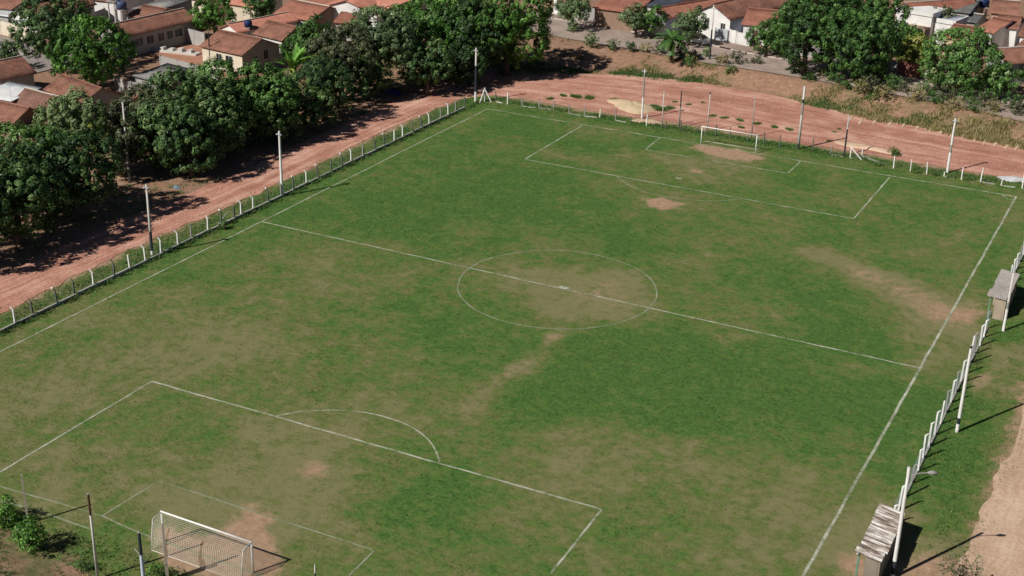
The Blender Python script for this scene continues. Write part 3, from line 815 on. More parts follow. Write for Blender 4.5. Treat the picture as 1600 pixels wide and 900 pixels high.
# ------------------------------------------------------------------ poles
def floodlight(parent, x, y, z, az, n=0):
    mb = MB(); mb.bevbox(-.13, .13, -.05, .06, -.09, .09, .02)
    h = mb.build('lamp_head', MT_DARKP, parent); h.location = (x, y, z); h.rotation_euler = (rad(-35), 0, az)
    mb = MB(); mb.box(-.10, .10, -.056, -.051, -.07, .07); g = mb.build('lamp_glass', MT_LAMP, h)
def pole(px, py, ytop, label, r=.13, bands=(), lamps=0, arm=None, mat=None, name='light_pole', cat='pole', tiltx=0., lean=0., z=0., group=None, h=None, az=None, square=False):
    q = at(px, py, z); h = h or height_of(px, py, ytop, z)
    e = tag(empty(name, (q[0], q[1], z)), label, cat, group)
    mat = mat or MT_CONC_L
    n = 4 if square else 10
    mb = MB(); mb.tube([(0, 0, -.3), (0, 0, h*.5), (0, 0, h)], [r*1.1, r*.95, r*.75], n).build('shaft', mat, e, not square)
    for (a, b, mt) in bands:
        ra = r*(1.1-.35*a)+.006; rb = r*(1.1-.35*b)+.006
        mb = MB(); mb.tube([(0, 0, h*a), (0, 0, h*b)], [ra, rb], n, False).build('painted_band', mt, e, not square)
    mb = MB(); mb.tube([(0, 0, h-.02), (0, 0, h+.05)], [r*.8, r*.5], n).build('cap', MT_CONC, e)
    if arm:
        mb = MB(); mb.tube([(-arm/2, 0, h*.94), (arm/2, 0, h*.94)], .035, 6).build('crossarm', MT_DARKP, e)
    az = .6 if az is None else az
    for k in range(lamps):
        s = (k-(lamps-1)/2)
        floodlight(e, s*.42 if lamps > 1 else .2, -.14, h*.94+.1, az)
    e.rotation_euler = (lean, tiltx, 0)
    return e
W, Dk = MT_WHITE, MT_DARKP
pole(743, 160, 75, 'tall lamp pole with dark middle beside the far left corner', .15, [(.0, .2, W), (.2, .68, Dk)], 2, .9)
pole(441, 307, 205, 'plain white lamp pole standing at the left fence near the halfway line', .15, [(.0, 1.0, W)], 2, 1.0)
pole(238, 398, 288, 'lamp pole with twin lamps and dark foot by the lower left fence', .13, [(.06, .34, Dk), (0, .06, W)], 2, 1.0)
pole(203, 285, 160, 'slim grey utility pole rising from the trees at left', .12, [(.0, .55, MT_GREYPOST)], 0, .9, name='utility_pole')
pole(1003, 185, 108, 'lamp pole with a single lamp in front of the yellow sand heap', .12, [(.0, .42, W), (.45, .92, MT_GREYPOST)], 2, .5)
pole(1247, 233, 135, 'tall grey pole with white top right of the distant goal', .16, [(.8, 1, W), (.74, .8, Dk), (.55, .74, MT_GREYPOST)], 0)
pole(1480, 270, 185, 'lamp pole with a dark band near the far right corner flag area', .14, [(.0, .38, W), (.38, .52, MT_GREYPOST), (.52, .85, W)], 2, .5)
g = 'thin net poles behind the distant goal'
pole(1034, 200, 143, 'thin pale net pole leftmost of the four behind the distant goal', .07, [], 0, .5, name='net_pole', group=g)
pole(1061, 199, 141, 'thin dark topped net pole second from the left behind the distant goal', .085, [(.55, 1, Dk)], 0, name='net_pole', group=g, mat=MT_GREYPOST)
pole(1105, 205, 143, 'thin white net pole rising beside the left upright of the distant goal', .075, [(.93, 1, Dk)], 0, name='net_pole', group=g)
pole(1174, 215, 153, 'thin grey net pole rising beside the right upright of the distant goal', .075, [], 0, name='net_pole', group=g, mat=MT_GREYPOST)
pole(1319, 243, 180, 'thin dark pole with pale top beside the braced white fence post', .10, [(0, .66, Dk), (.69, 1.0, MT_CONC_L)], 0, name='net_pole')
a, b = at(1061, 199), at(1105, 205)
mb = MB(); mb.tube([(0, 0, 4.85), tuple((b-a)[:2]/2)+(4.75,), tuple((b-a)[:2])+(5.05,)], .018, 4)
o = mb.build('net_cable', MT_DARKP); o.location = (a[0], a[1], 0); tag(o, 'dark cable strung between two net pole tops behind the goal', 'cable')
pole(1567.5, 517, 426, 'white pole standing in front of the farther dugout', .115, [(.38, .50, MT_GREYPOST), (0, .38, W)], 0)
pole(1495, 675, 540, 'tall white pole with dark grey ring beside the right fence', .12, [(.0, .1, W), (.1, .17, Dk), (.17, .97, W), (.97, 1, Dk)], 0)
pole(1394, 903, 730, 'tall white lamp pole with dark foot crossing the nearer dugout', .12, [(.0, .04, W), (.04, .16, Dk), (.16, 1, W)], 0)
NP = [o for o in sc.objects if o.get('label', '').startswith('tall white lamp pole with dark foot')][0]
mb = MB(); mb.tube([(0, 0, 7.5), (.6, .3, 7.75), (1.15, .58, 7.8)], .035, 6).build('lamp_arm', MT_GREYPOST, NP)
mb = MB(); mb.tube([(1.05, .53, 7.8), (1.25, .63, 7.81), (1.6, .81, 7.78)], [.06, .15, .09], 8).build('lamp_head', MT_GREYPOST, NP, True)
pole(44, 818, 742, 'short weathered wooden stake behind the bush at lower left', .10, [], 0, name='wooden_post', mat=MT_WOOD, square=True)
pole(153, 905, 772, 'tall thin pole with rusty brown top left of the near goal', .085, [(.76, 1, MT_RUST)], 0, name='iron_post', mat=MT_CONC_L)
pole(262, 906, 818, 'weathered square wooden post standing just behind the near goal', .12, [], 0, name='wooden_post', mat=MT_WOOD, square=True)
e = pole(226, 922, 832, 'pale blue grey post with dark lamp box top behind the near goal', .11, [(.62, 1.0, Dk), (0, .62, plain('pale_blue_paint', (.55, .62, .70), (.45, .52, .6), 4, .7))], 0, .0, name='light_post')
mb = MB(); mb.tube([(-.75, .25, 2.65), (-.1, 0, 2.55)], .03, 5).build('bracket', MT_GREYPOST, e)
mb = MB(); mb.tube([(.05, 0, 2.3), (.35, -.05, 2.2), (.8, .1, 2.75)], .03, 5).build('bracket', Dk, e)
pole(493, 915, 882, 'short white stake at the bottom edge right of the near goal', .05, [(.0, .6, Dk)], 0, name='stake', cat='stake')
pole(1108, 102, 8, 'dark utility pole on the bank beside the street', .13, [(.0, .6, Dk)], 0, 1.2, z=.9, name='utility_pole')
pole(329, 106, 50, 'dark utility pole in front of the cream house', .1, [(.35, 1, Dk)], 0, .5, name='utility_pole', mat=MT_WOOD)
pole(510, 150, 45, 'slim grey utility pole among the trees left of centre', .09, [], 0, .8, name='utility_pole', mat=MT_CONC)
pole(150, 185, 132, 'pale utility pole beside the brown tiled roof at left', .13, [], 0, .4, name='utility_pole', mat=MT_CONC)
pole(350, 185, 90, 'white street pole hidden among the trees', .08, [], 0, .4, name='utility_pole', mat=MT_CONC) if False else None

# ------------------------------------------------------------------ goals
def goal(name, label, x0, x1, y, back, hgt, netr, cell, with_net):
    e = tag(empty(name, ((x0+x1)/2, y, 0)), label, 'goal')
    hw = (x1-x0)/2; s = -1 if back < 0 else 1; D = abs(back); td = .85*s
    for sx_ in (-1, 1):
        mb = MB(); mb.tube([(sx_*hw, 0, -.1), (sx_*hw, 0, hgt)], .06, 10).build('upright', MT_WHITE, e, True)
        mb = MB(); mb.tube([(sx_*hw, 0, hgt-.02), (sx_*hw, td, hgt-.1), (sx_*hw, td*1.05, hgt-.35), (sx_*hw, back, .03)], .033, 8).build('back_stay', MT_WHITE, e, True)
    mb = MB(); mb.tube([(-hw-.05, 0, hgt), (hw+.05, 0, hgt)], .062, 10).build('crossbar', MT_WHITE, e, True)
    mb = MB(); mb.tube([(-hw, back, .03), (hw, back, .03)], .03, 6).build('ground_bar', MT_CONC_L, e, True)
    if not with_net: return e
    mb = MB()
    prof = [(0, hgt-.03), (td*.5, hgt-.09), (td, hgt-.2), (td*1.18, hgt-.6), (td*1.28, hgt-1.1), (td*1.36, hgt-1.6), (back*.98, .25), (back, .04)]
    P = np.array(prof); d = np.r_[0, np.cumsum(np.hypot(*np.diff(P, axis=0).T))]
    nt_ = int(d[-1]/cell); t = np.linspace(0, d[-1], nt_+1)
    py_ = np.interp(t, d, P[:, 0]); pz_ = np.interp(t, d, P[:, 1])
    nxs = int((x1-x0)/cell)
    sag = lambda u, k: -.10*math.sin(math.pi*u)*math.sin(math.pi*k/nt_)
    for i in range(nxs+1):
        u = i/nxs
        mb.tube([(-hw+2*hw*u, py_[k]+s*.12*math.sin(math.pi*u)*math.sin(math.pi*k/nt_), pz_[k]+sag(u, k)) for k in range(nt_+1)], netr, 3, False)
    for k in range(nt_+1):
        mb.tube([(-hw+2*hw*i/20, py_[k]+s*.12*math.sin(math.pi*i/20)*math.sin(math.pi*k/nt_), pz_[k]+sag(i/20, k)) for i in range(21)], netr, 3, False)
    for sx_ in (-1, 1):
        zz = np.arange(.1, hgt-.05, cell)
        for z in zz:
            yb_ = np.interp(z, pz_[::-1], py_[::-1]); mb.tube([(sx_*hw, 0, z), (sx_*(hw-.05), yb_/2, z-.04), (sx_*hw, yb_, z)], netr, 3, False)
        for y_ in np.arange(cell, D, cell):
            zt = np.interp(y_, np.abs(py_), pz_); mb.tube([(sx_*hw, s*y_, .03), (sx_*(hw-.04), s*y_, zt/2), (sx_*hw, s*y_, zt)], netr, 3, False)
    k = mb.build('net', MT_NET, e); k['kind'] = 'stuff'
    return e
goal('football_goal', 'near white football goal with sagging cream net over bare red earth', 30.3, 37.5, -.05, -1.2, 2.27, .0065, .14, True)
goal('football_goal', 'distant white football goal without net in front of thin poles', 30.25, 37.35, FL+.05, 1.5, 2.3, .004, .3, False)

# ------------------------------------------------------------------ dugouts
def dugout(label, x0, x1, y0, y1, zf_, zb_, rmat, nsheet, wallm, skew=0.):
    e = tag(empty('dugout', ((x0+x1)/2, (y0+y1)/2, 0)), label, 'dugout')
    cx, cy = (x0+x1)/2, (y0+y1)/2; hx, hy = (x1-x0)/2, (y1-y0)/2
    sw = 2*hy/nsheet
    for i in range(nsheet):
        mb = MB(); n = 30; ya = -hy+i*sw-.03; dz = random.uniform(.0, .02)+.012*(i % 2); ox = random.uniform(-.06, .06)+(.10 if i == 0 else 0)
        for k in range(n+1):
            y_ = ya+(sw+.06)*k/n; zz = .06*math.sin(2*math.pi*(y_)/.34)
            for X_, Zb in ((-hx-.1-ox, zf_), (0, (zf_+zb_)/2-.02), (hx+.05-ox, zb_)):
                mb.v.append((X_+skew*y_, y_, Zb+zz+dz))
        for k in range(n):
            for j in range(2): mb.f.append((3*k+j, 3*k+j+1, 3*k+4+j, 3*k+3+j))
        mb.build('roof_sheet', rmat, e, True)
    for sy in (-1, 0, 1):
        mb = MB(); mb.bevbox(-hx+.05, -hx+.17, sy*(hy-.25)-.06, sy*(hy-.25)+.06, -.1, zf_-.1, .02).build('post', plain('green_post', (.16, .30, .20), (.10, .2, .13), 4) if sy else MT_WOOD, e)
    mb = MB(); mb.box(-hx-.02, -hx+.10, -hy+.02, hy-.02, zf_-.14, zf_-.05).build('front_beam', MT_CONC_L, e)
    mb = MB(); mb.box(hx-.2, hx-.06, -hy+.15, hy-.15, -.1, zb_-.12).build('back_wall', wallm, e)
    for sy in (-1, 1):
        mb = MB(); a = sy*(hy-.2); mb.v = [(-hx+.55, a-.07, -.1), (hx-.2, a-.07, -.1), (hx-.2, a-.07, zb_-.15), (-hx+.55, a-.07, (zf_+zb_)/2-.1), (-hx+.55, a+.07, -.1), (hx-.2, a+.07, -.1), (hx-.2, a+.07, zb_-.15), (-hx+.55, a+.07, (zf_+zb_)/2-.1)]
        mb.f = [(0, 1, 2, 3), (7, 6, 5, 4), (0, 4, 5, 1), (1, 5, 6, 2), (2, 6, 7, 3), (3, 7, 4, 0)]
        mb.build('side_wall', wallm, e)
    mb = MB(); mb.box(hx-.65, hx-.25, -hy+.35, hy-.35, .38, .45); mb.box(hx-.55, hx-.35, -hy+.5, -hy+.65, -.1, .38); mb.box(hx-.55, hx-.35, hy-.65, hy-.5, -.1, .38); mb.build('bench', MT_WOOD, e)
    return e
dugout('near dugout with streaked corrugated roof at the bottom of the right fence', 71.15, 72.72, 17.6, 24.2, 2.2, 1.95, MR_ZINC, 6, wallmat('weathered_planks', (.26, .22, .175)))
dugout('farther dugout with plain dusty grey roof by the right fence', 71.2, 72.75, 64.2, 71.2, 2.25, 2.1, MR_ZINC2, 4, wallmat('faded_planks', (.40, .32, .24)))

# ------------------------------------------------------------------ houses
def window_on(parent, face, hx, hy, u, z, w_, h_, kind='window', pane=None, frame=None):
    mb = MB(); t = .07
    mb.box(-w_/2-t, w_/2+t, -.05, .03, h_/2, h_/2+t); mb.box(-w_/2-t, -w_/2, -.05, .03, -h_/2, h_/2); mb.box(w_/2, w_/2+t, -.05, .03, -h_/2, h_/2)
    if kind == 'window': mb.box(-w_/2-t-.05, w_/2+t+.05, -.09, .03, -h_/2-t, -h_/2)
    fr = mb.build(kind, frame or MT_FRAME, parent)
    mb = MB(); mb.box(-w_/2+.002, w_/2-.002, -.018, .02, -h_/2+.002, h_/2-.002); mb.build('pane' if kind == 'window' else 'leaf', pane or (MT_GLASS if kind == 'window' else MT_DOOR), fr)
    if kind == 'window':
        mb = MB(); mb.box(-.025, .025, -.035, -.02, -h_/2+.004, h_/2-.004); mb.build('mullion', frame or MT_FRAME, fr)
    if face == 'F': fr.location = (u, -hy-.003, z)
    elif face == 'R': fr.location = (hx+.003, u, z); fr.rotation_euler.z = math.pi/2
    elif face == 'L': fr.location = (-hx-.003, u, z); fr.rotation_euler.z = -math.pi/2
    return fr

def slope_mesh(A, B, C, D, period=.30, amp=.035, thick=.07):
    """corrugated slab: ridge A-B, eave D-C"""
    A, B, C, D = (np.array(q, float) for q in (A, B, C, D))
    L = np.linalg.norm(B-A); n = max(8, int(L/period)*4)
    nr = np.cross(B-A, D-A); nr /= np.linalg.norm(nr)
    if nr[2] < 0: nr = -nr
    u = np.linspace(0, 1, n+1); rows = 5
    V = []
    sag = np.sin(np.pi*u)*-.05
    for r in range(rows):
        t = r/(rows-1)
        P = (A+(B-A)*u[:, None])*(1-t)+(D+(C-D)*u[:, None])*t
        P = P+nr*(amp*np.sin(2*np.pi*u*L/period)[:, None]) + nr*((random.random()-.5)*.02)
        P[:, 2] += sag*math.sin(math.pi*t)+sag*.4
        V.append(P)
    V = np.array(V); top = V.reshape(-1, 3)
    I = np.arange(rows*(n+1)).reshape(rows, n+1)
    F = np.stack([I[:-1, :-1], I[1:, :-1], I[1:, 1:], I[:-1, 1:]], -1).reshape(-1, 4)
    bot = top - nr*thick; m_ = len(top)
    F2 = F[:, ::-1]+m_
    def side(e): e = np.array(e); return np.stack([e[:-1], e[1:], e[1:]+m_, e[:-1]+m_], -1)
    S = np.vstack([side(I[0, :]), side(I[-1, ::-1]), side(I[::-1, 0]), side(I[:, -1])])
    me = np_mesh('roof_slope', np.vstack([top, bot]), np.vstack([F, F2, S]))
    return me

def house(name, label, FLp, FRp, BRp, zg, eave, rise, axis, wall, roof, wins=None, cat='house', over=.35, cap=True, group=None, mono=False, rwall=None):
    fl, fr, br = (at(*q, zg+eave)[:2] for q in (FLp, FRp, BRp))
    u = fr-fl; Lx = np.linalg.norm(u); u = u/Lx; v = np.array([-u[1], u[0]])
    Ly = max(3.0, float((br-fr)@v))
    c = fl+u*Lx/2+v*Ly/2
    e = tag(empty(name, (c[0], c[1], zg), math.atan2(u[1], u[0])), label, cat, group)
    hx, hy = Lx/2-over, Ly/2-over
    ox, oy = Lx/2, Ly/2
    ze = eave
    mb = MB()
    if mono:
        zf_, zk = ze+.12, ze+rise
        mb.v = [(-hx, -hy, -.6), (hx, -hy, -.6), (hx, hy, -.6), (-hx, hy, -.6), (-hx, -hy, zf_-.1), (hx, -hy, zf_-.1), (hx, hy, zk-.12), (-hx, hy, zk-.12)]
        mb.f = [(0, 1, 5, 4), (1, 2, 6, 5), (2, 3, 7, 6), (3, 0, 4, 7), (4, 5, 6, 7)]
        mb.build('wall', wall, e)
        me = slope_mesh((-ox, oy, zk), (ox, oy, zk), (ox, -oy, ze), (-ox, -oy, ze)); me.materials.append(roof)
        obj('roof_slope', me, roof, e)
    else:
        tp = rise-.10
        if axis == 'x':
            zin = ze+over/oy*rise*0+.0
            mb.v = [(-hx, -hy, -.6), (hx, -hy, -.6), (hx, hy, -.6), (-hx, hy, -.6), (-hx, -hy, ze+rise*over/oy-.1), (hx, -hy, ze+rise*over/oy-.1), (hx, hy, ze+rise*over/oy-.1), (-hx, hy, ze+rise*over/oy-.1), (hx, 0, ze+tp), (-hx, 0, ze+tp)]
            mb.f = [(0, 1, 5, 4), (1, 2, 6, 8, 5), (2, 3, 7, 6), (3, 0, 4, 9, 7)]
            R = [((-ox, 0, ze+rise), (ox, 0, ze+rise), (ox, -oy, ze), (-ox, -oy, ze)), ((ox, 0, ze+rise), (-ox, 0, ze+rise), (-ox, oy, ze), (ox, oy, ze))]
            capb = ((-ox, 0, ze+rise+.03), (ox, 0, ze+rise+.03))
        else:
            k = ze+rise*over/ox-.1
            mb.v = [(-hx, -hy, -.6), (hx, -hy, -.6), (hx, hy, -.6), (-hx, hy, -.6), (-hx, -hy, k), (hx, -hy, k), (hx, hy, k), (-hx, hy, k), (0, -hy, ze+tp), (0, hy, ze+tp)]
            mb.f = [(0, 1, 5, 8, 4), (1, 2, 6, 5), (2, 3, 7, 9, 6), (3, 0, 4, 7)]
            R = [((0, -oy, ze+rise), (0, oy, ze+rise), (ox, oy, ze), (ox, -oy, ze)), ((0, oy, ze+rise), (0, -oy, ze+rise), (-ox, -oy, ze), (-ox, oy, ze))]
            capb = ((0, -oy, ze+rise+.03), (0, oy, ze+rise+.03))
        w0 = mb.build('wall', wall, e)
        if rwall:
            w0.data.materials.append(rwall); w0.data.polygons[1].material_index = 1  # separate right wall colour; on some houses it carries painted shade
        for q in R: obj('roof_slope', slope_mesh(*q), roof, e)
        if cap:
            mb = MB(); mb.tube(list(capb), .11, 6).build('ridge_cap', roof if random.random() < .5 else MT_KERB, e)
    if wins is None: wins = [('F', -.3, 1.6, 1.2, 1.1), ('F', .25, 1.6, 1.2, 1.1), ('R', -.1, 1.7, 1.0, 1.0), ('D', .55, 0, 0, 0)]
    for wn in wins:
        if wn[0] == 'D': window_on(e, 'F', hx, hy, wn[1]*hx, 1.05, .9, 2.1, 'door')
        elif wn[0] == 'F': window_on(e, 'F', hx, hy, wn[1]*hx, wn[2], wn[3], wn[4])
        else: window_on(e, wn[0], hx, hy, wn[1]*hy, wn[2], wn[3], wn[4])
    return e

# left town
house('house', 'cream house with aged red tiled roof above the red earth yard', (310, 72), (378, 87), (419, 66), 0, 3.0, 1.7, 'x', MW_CREAM, MR_OLD,
      [('F', .35, 1.9, 1.3, 1.0), ('F', -.15, 1.9, 1.0, 1.0), ('R', .25, 2.2, .9, 1.3), ('R', -.35, 1.4, .9, 1.8)], rwall=MW_GREY)  # right gable is cream too; grey puts its shade into the colour
house('house', 'small white walled house with brown gable right behind the cream house', (394, 53), (440, 64), (461, 47), 0, 3.1, 1.6, 'x', MW_WHITE, MR_OLD,
      [('F', .3, 1.6, 1.1, .9), ('F', -.5, 2.0, .9, 1.2)], rwall=MW_BROWN)
house('house', 'long low house with aged red roof beside the dark mango tree', (150, 50), (193, 59), (306, 31), 0, 3.2, 1.5, 'y', MW_GREY, MR_OLD,
      [('R', -.6, 1.9, 1.4, 1.2), ('R', -.3, 1.9, 1.4, 1.2), ('R', 0, 1.9, 1.2, 1.2), ('R', .25, 1.9, 1.2, 1.2), ('R', .5, 1.9, 1.5, 1.2)])
house('house', 'white gabled house with round dark vent in the top left', (12, 24), (57, 31), (118, 2), 0, 3.2, 1.7, 'y', MW_WHITE, MR_OLD, [('F', .1, 3.5, .7, .7)])
house('house', 'house with faded tiled roof next to a grey sheet roof at top left', (195, 24), (232, 31), (275, 14), 0, 3.4, 1.0, 'x', MW_GREY, MR_OLD, [])
house('shed', 'grey cement sheet roof lean-to behind the long red roof', (205, 13), (238, 19), (272, -2), 0, 3.8, .6, 'x', MW_GREY, MR_GREY, [], cat='shed', mono=True)
house('house', 'far house with weathered red roof at the very top left edge', (-40, 8), (18, 15), (70, -8), 0, 3.2, 1.4, 'x', MW_GREY, MR_OLD, [])
house('shed', 'pale metal roofed shed left of the white gabled house', (-40, 18), (12, 26), (22, 18), 0, 2.6, .4, 'x', MW_GREY, MR_WHITE, [], cat='shed', mono=True)
house('house', 'house with orange red roof and bare gable behind the leafy trees', (426, 21), (484, 33), (528, 15), 0, 3.2, 1.6, 'x', MW_GREY, MR_RED, [('R', 0, 2.0, .8, .8)], rwall=MW_BROWN)
house('house', 'white house with broad low gable at the top centre left', (491, 13), (590, 24), (628, 0), 0, 4.0, 1.8, 'y', MW_WHITE, MR_PINK, [])
house('house', 'house with bright pale red roof and shade tinted grey side beside the white gable', (572, 4), (603, 15), (662, -16), 0, 4.6, 1.6, 'x', MW_WHITE, MR_PINK, [('R', -.3, 2.0, 1.4, 2.0), ('R', .4, 2.0, 1.0, 1.4)], rwall=MW_GREY)  # grey on the right side is shade painted onto a white house
house('house', 'low house with flat red roof and white parapet left of the brown gable', (340, 44), (372, 52), (432, 24), 0, 3.2, 1.0, 'y', MW_WHITE, MR_PINK, [('F', .5, 1.5, 1.3, 1.2)])
house('house', 'small red roofed annex right of the bare gable house', (520, 35), (562, 38), (590, 22), 0, 3.0, .9, 'x', MW_GREY, MR_RED, [])
house('house', 'red roofed house tucked behind the white gable at top', (474, 10), (522, 13), (548, -4), 0, 3.4, 1.4, 'x', MW_GREY, MR_RED, [])
house('house', 'reddish roofed house at the top edge above the bright round tree', (288, -4), (320, 3), (345, -12), 0, 3.4, 1.2, 'x', MW_CREAM, MR_OLD, [])
house('house', 'pale red roofed house behind the round tree at the top edge', (355, 6), (400, 12), (430, -4), 0, 3.4, 1.4, 'x', MW_CREAM, MR_PINK, [])
house('house', 'aged roof at the top edge above the grey sheet roof', (120, -3), (188, 4), (230, -16), 0, 3.2, 1.4, 'x', MW_WHITE, MR_OLD, [])
house('house', 'red hipped roof cut by the left edge under the big mango', (-45, 112), (-2, 126), (43, 109), 0, 2.9, 1.7, 'y', MW_GREY, MR_OLD, [])
house('house', 'dark brown roofed house in the left roof cluster', (17, 161), (74, 177), (98, 158), 0, 2.9, 1.5, 'x', MW_GREY, MR_BROWN, [], rwall=MW_BROWN)
house('house', 'brown house with orange stained roof and grey gable beside the pale pole', (66, 140), (127, 163), (164, 138), 0, 2.9, 1.5, 'x', MW_GREY, MR_OLD, [('R', .1, 1.8, .8, .8)])
house('house', 'red roofed house at the left edge above the green trees', (-55, 186), (13, 201), (62, 174), 0, 2.9, 1.7, 'x', MW_BROWN, MR_OLD, [])
house('shed', 'white sheet metal roof squeezed among brown roofs at left', (-35, 148), (17, 158), (42, 138), 0, 3.4, .5, 'x', MW_WHITE, MR_WHITE, [], cat='shed', mono=True)
house('shed', 'small low red roof below the brown roofs at left', (22, 206), (50, 212), (72, 192), 0, 2.3, .5, 'x', MW_BROWN, MR_RED, [], cat='shed', mono=True)
house('shed', 'dark shaded shed behind the grey yard walls under the mango', (205, 118), (245, 128), (262, 104), 0, 2.4, .5, 'x', MW_GREY, MR_GREY, [('F', .3, 1.4, .8, .8)], cat='shed', mono=True)
house('shed', 'tiny red roofed shed at the left edge of the leafy strip', (186, 150), (208, 154), (216, 143), 0, 1.8, .3, 'x', MW_TAN, MR_RED, [], cat='shed', mono=True)
# right town beyond the street
Z2 = ZS+.2
house('house', 'house with dark red roof behind the pale metal gate', (925, 12), (992, 21), (1018, -8), Z2, 3.0, 1.2, 'x', MW_BROWN, MR_RED, [])
house('house', 'house with dark blue sheet roof at the top edge', (975, 3), (1040, 14), (1080, -14), Z2, 3.6, .8, 'x', MW_WHITE, MR_DARK, [])
house('house', 'long red roofed house with shade tinted blue right wall left of the white gable', (1004, 21), (1040, 30), (1112, -8), Z2, 3.0, 1.2, 'y', MW_WHITE, MR_RED, [('R', -.6, 1.7, .9, .9), ('R', .1, 1.7, .9, .9)], rwall=MW_BLUE)  # bluish right wall stands in for the shade on that side
house('house', 'white gabled house with brown tiled roof and barred window facing the street', (1082, 20), (1142, 32), (1208, -4), Z2, 3.4, 1.9, 'y', MW_WHITE, MR_OLD, [('F', .62, 1.9, .8, 1.4), ('F', -.3, 2.0, .8, 1.3), ('R', -.2, 1.9, 1, 1)], rwall=MW_BLUE)  # right side turned from the sun: its shade is painted as bluish render
house('house', 'low house with pale red roof left of the giant trees', (1158, 38), (1214, 43), (1240, 18), Z2, 2.9, 1.3, 'x', MW_WHITE, MR_RED, [('F', .5, 1.6, 1.2, 1.2), ('D', -.2, 0, 0, 0)])
house('house', 'house with red roof peak behind the white flat roofed house', (1402, 14), (1422, 21), (1462, -8), Z2, 3.6, 1.4, 'y', MW_BLUE, MR_RED, [])
house('house', 'grey roofed building with dark openings at the top right', (1444, 12), (1516, 21), (1532, 0), Z2, 3.6, 1.0, 'x', MW_GREY, MR_GREY, [('F', -.6, 2.6, 1.4, .9), ('F', -.1, 2.6, 1.4, .9), ('F', .4, 2.6, 1.8, .9)])
house('house', 'lower grey walled annex below the grey roof at right', (1482, 30), (1526, 36), (1534, 22), Z2, 2.6, .7, 'x', MW_GREY, MR_GREY, [('F', .0, 1.5, 1.2, .9)])
house('house', 'bright red roof just right of the white flat roofed house', (1472, 58), (1512, 64), (1526, 44), Z2, 2.8, 1.2, 'x', MW_TAN, MR_RED, [])
house('house', 'red roofed house with a dark niche under its gable at right', (1522, 46), (1552, 52), (1572, 30), Z2, 3.0, 1.2, 'x', MW_WHITE, MR_RED, [('F', .0, 1.5, 1.4, 1.6)])
house('house', 'brown roofed house with pale shaded wall at the right edge', (1554, 42), (1592, 46), (1604, 30), Z2, 3.2, 1.2, 'x', MW_WHITE, MR_OLD, [])
house('house', 'house with broad aged red roof behind the right hand tree', (1537, 88), (1572, 101), (1612, 70), Z2, 3.0, 1.7, 'y', MW_GREY, MR_OLD, [('R', -.2, 1.8, 1, 1)])
house('house', 'aged red roof at the right edge behind the broad red roof', (1585, 74), (1640, 84), (1660, 58), Z2, 3.0, 1.6, 'x', MW_WHITE, MR_OLD, [])
house('house', 'dark red roof at the top right corner beside the blue tank', (1546, 20), (1592, 24), (1606, 4), Z2, 3.2, 1.2, 'x', MW_TAN, MR_OLD, [])
house('house', 'red roofed house cut by the right edge of the picture', (1590, 56), (1640, 62), (1650, 44), Z2, 3.2, 1.2, 'x', MW_WHITE, MR_OLD, [])
house('house', 'roof peeking over the giant trees at the top edge', (1205, -4), (1228, 1), (1250, -14), Z2, 3.2, 1.2, 'x', MW_CREAM, MR_RED, [])
# white flat roofed house
q = at(1462, 70, Z2); e = tag(empty('house', (q[0], q[1], Z2), -.2), 'white flat roofed house of stepped boxes between the big trees', 'house')
mb = MB(); mb.box(-7.2, -1.2, 0, 7, -.5, 4.4); mb.build('wall', MW_WHITE, e)
mb = MB(); mb.box(-1.19, 2.2, 1.0, 6, -.5, 3.5); mb.build('wall', MW_WHITE, e)
mb = MB(); mb.box(-7.35, -1.05, -.15, .1, 4.2, 4.75); mb.box(-7.35, -7.1, .1, 7.1, 4.2, 4.75); mb.box(-1.3, -1.05, .1, 7.1, 4.2, 4.75); mb.build('parapet', MW_WHITE, e)
mb = MB(); mb.box(-1.04, 2.35, .85, 1.05, 3.3, 3.95); mb.box(2.1, 2.35, 1.05, 6.1, 3.3, 3.95); mb.build('parapet', MW_WHITE, e)
mb = MB(); mb.box(-.9, 2.0, 1.15, 5.9, 3.51, 3.62); mb.build('roof_slab', MW_BLUE, e)
mb = MB(); mb.box(-5.2, -1.2, -2.2, -.01, 2.4, 2.62); mb.box(-5.1, -4.8, -2.1, -1.8, -.5, 2.39); mb.box(-1.6, -1.3, -2.1, -1.8, -.5, 2.39); mb.build('porch', MW_TAN, e)
window_on(e, 'F', 0, 0, -3.4, 1.4, 1.6, 1.2); f_ = window_on(e, 'F', 0, -1.0, .6, 1.6, 1.2, 1.1)
hs = [o for o in sc.objects if o.get('category') == 'house']
for i, o in enumerate(hs):
    if i % 3: continue
    x_ = random.uniform(-1.5, 1.5); mb = MB(); mb.tube([(x_, 0, 3.5), (x_, 0, 7.0)], .02, 4); mb.tube([(x_-.5, 0, 6.9), (x_+.5, 0, 6.9)], .012, 4)
    for q_ in (-.4, -.2, 0, .2, .4): mb.tube([(x_+q_, -.25, 6.9), (x_+q_, .25, 6.9)], .01, 3)
    mb.build('aerial', MT_STEEL, o)
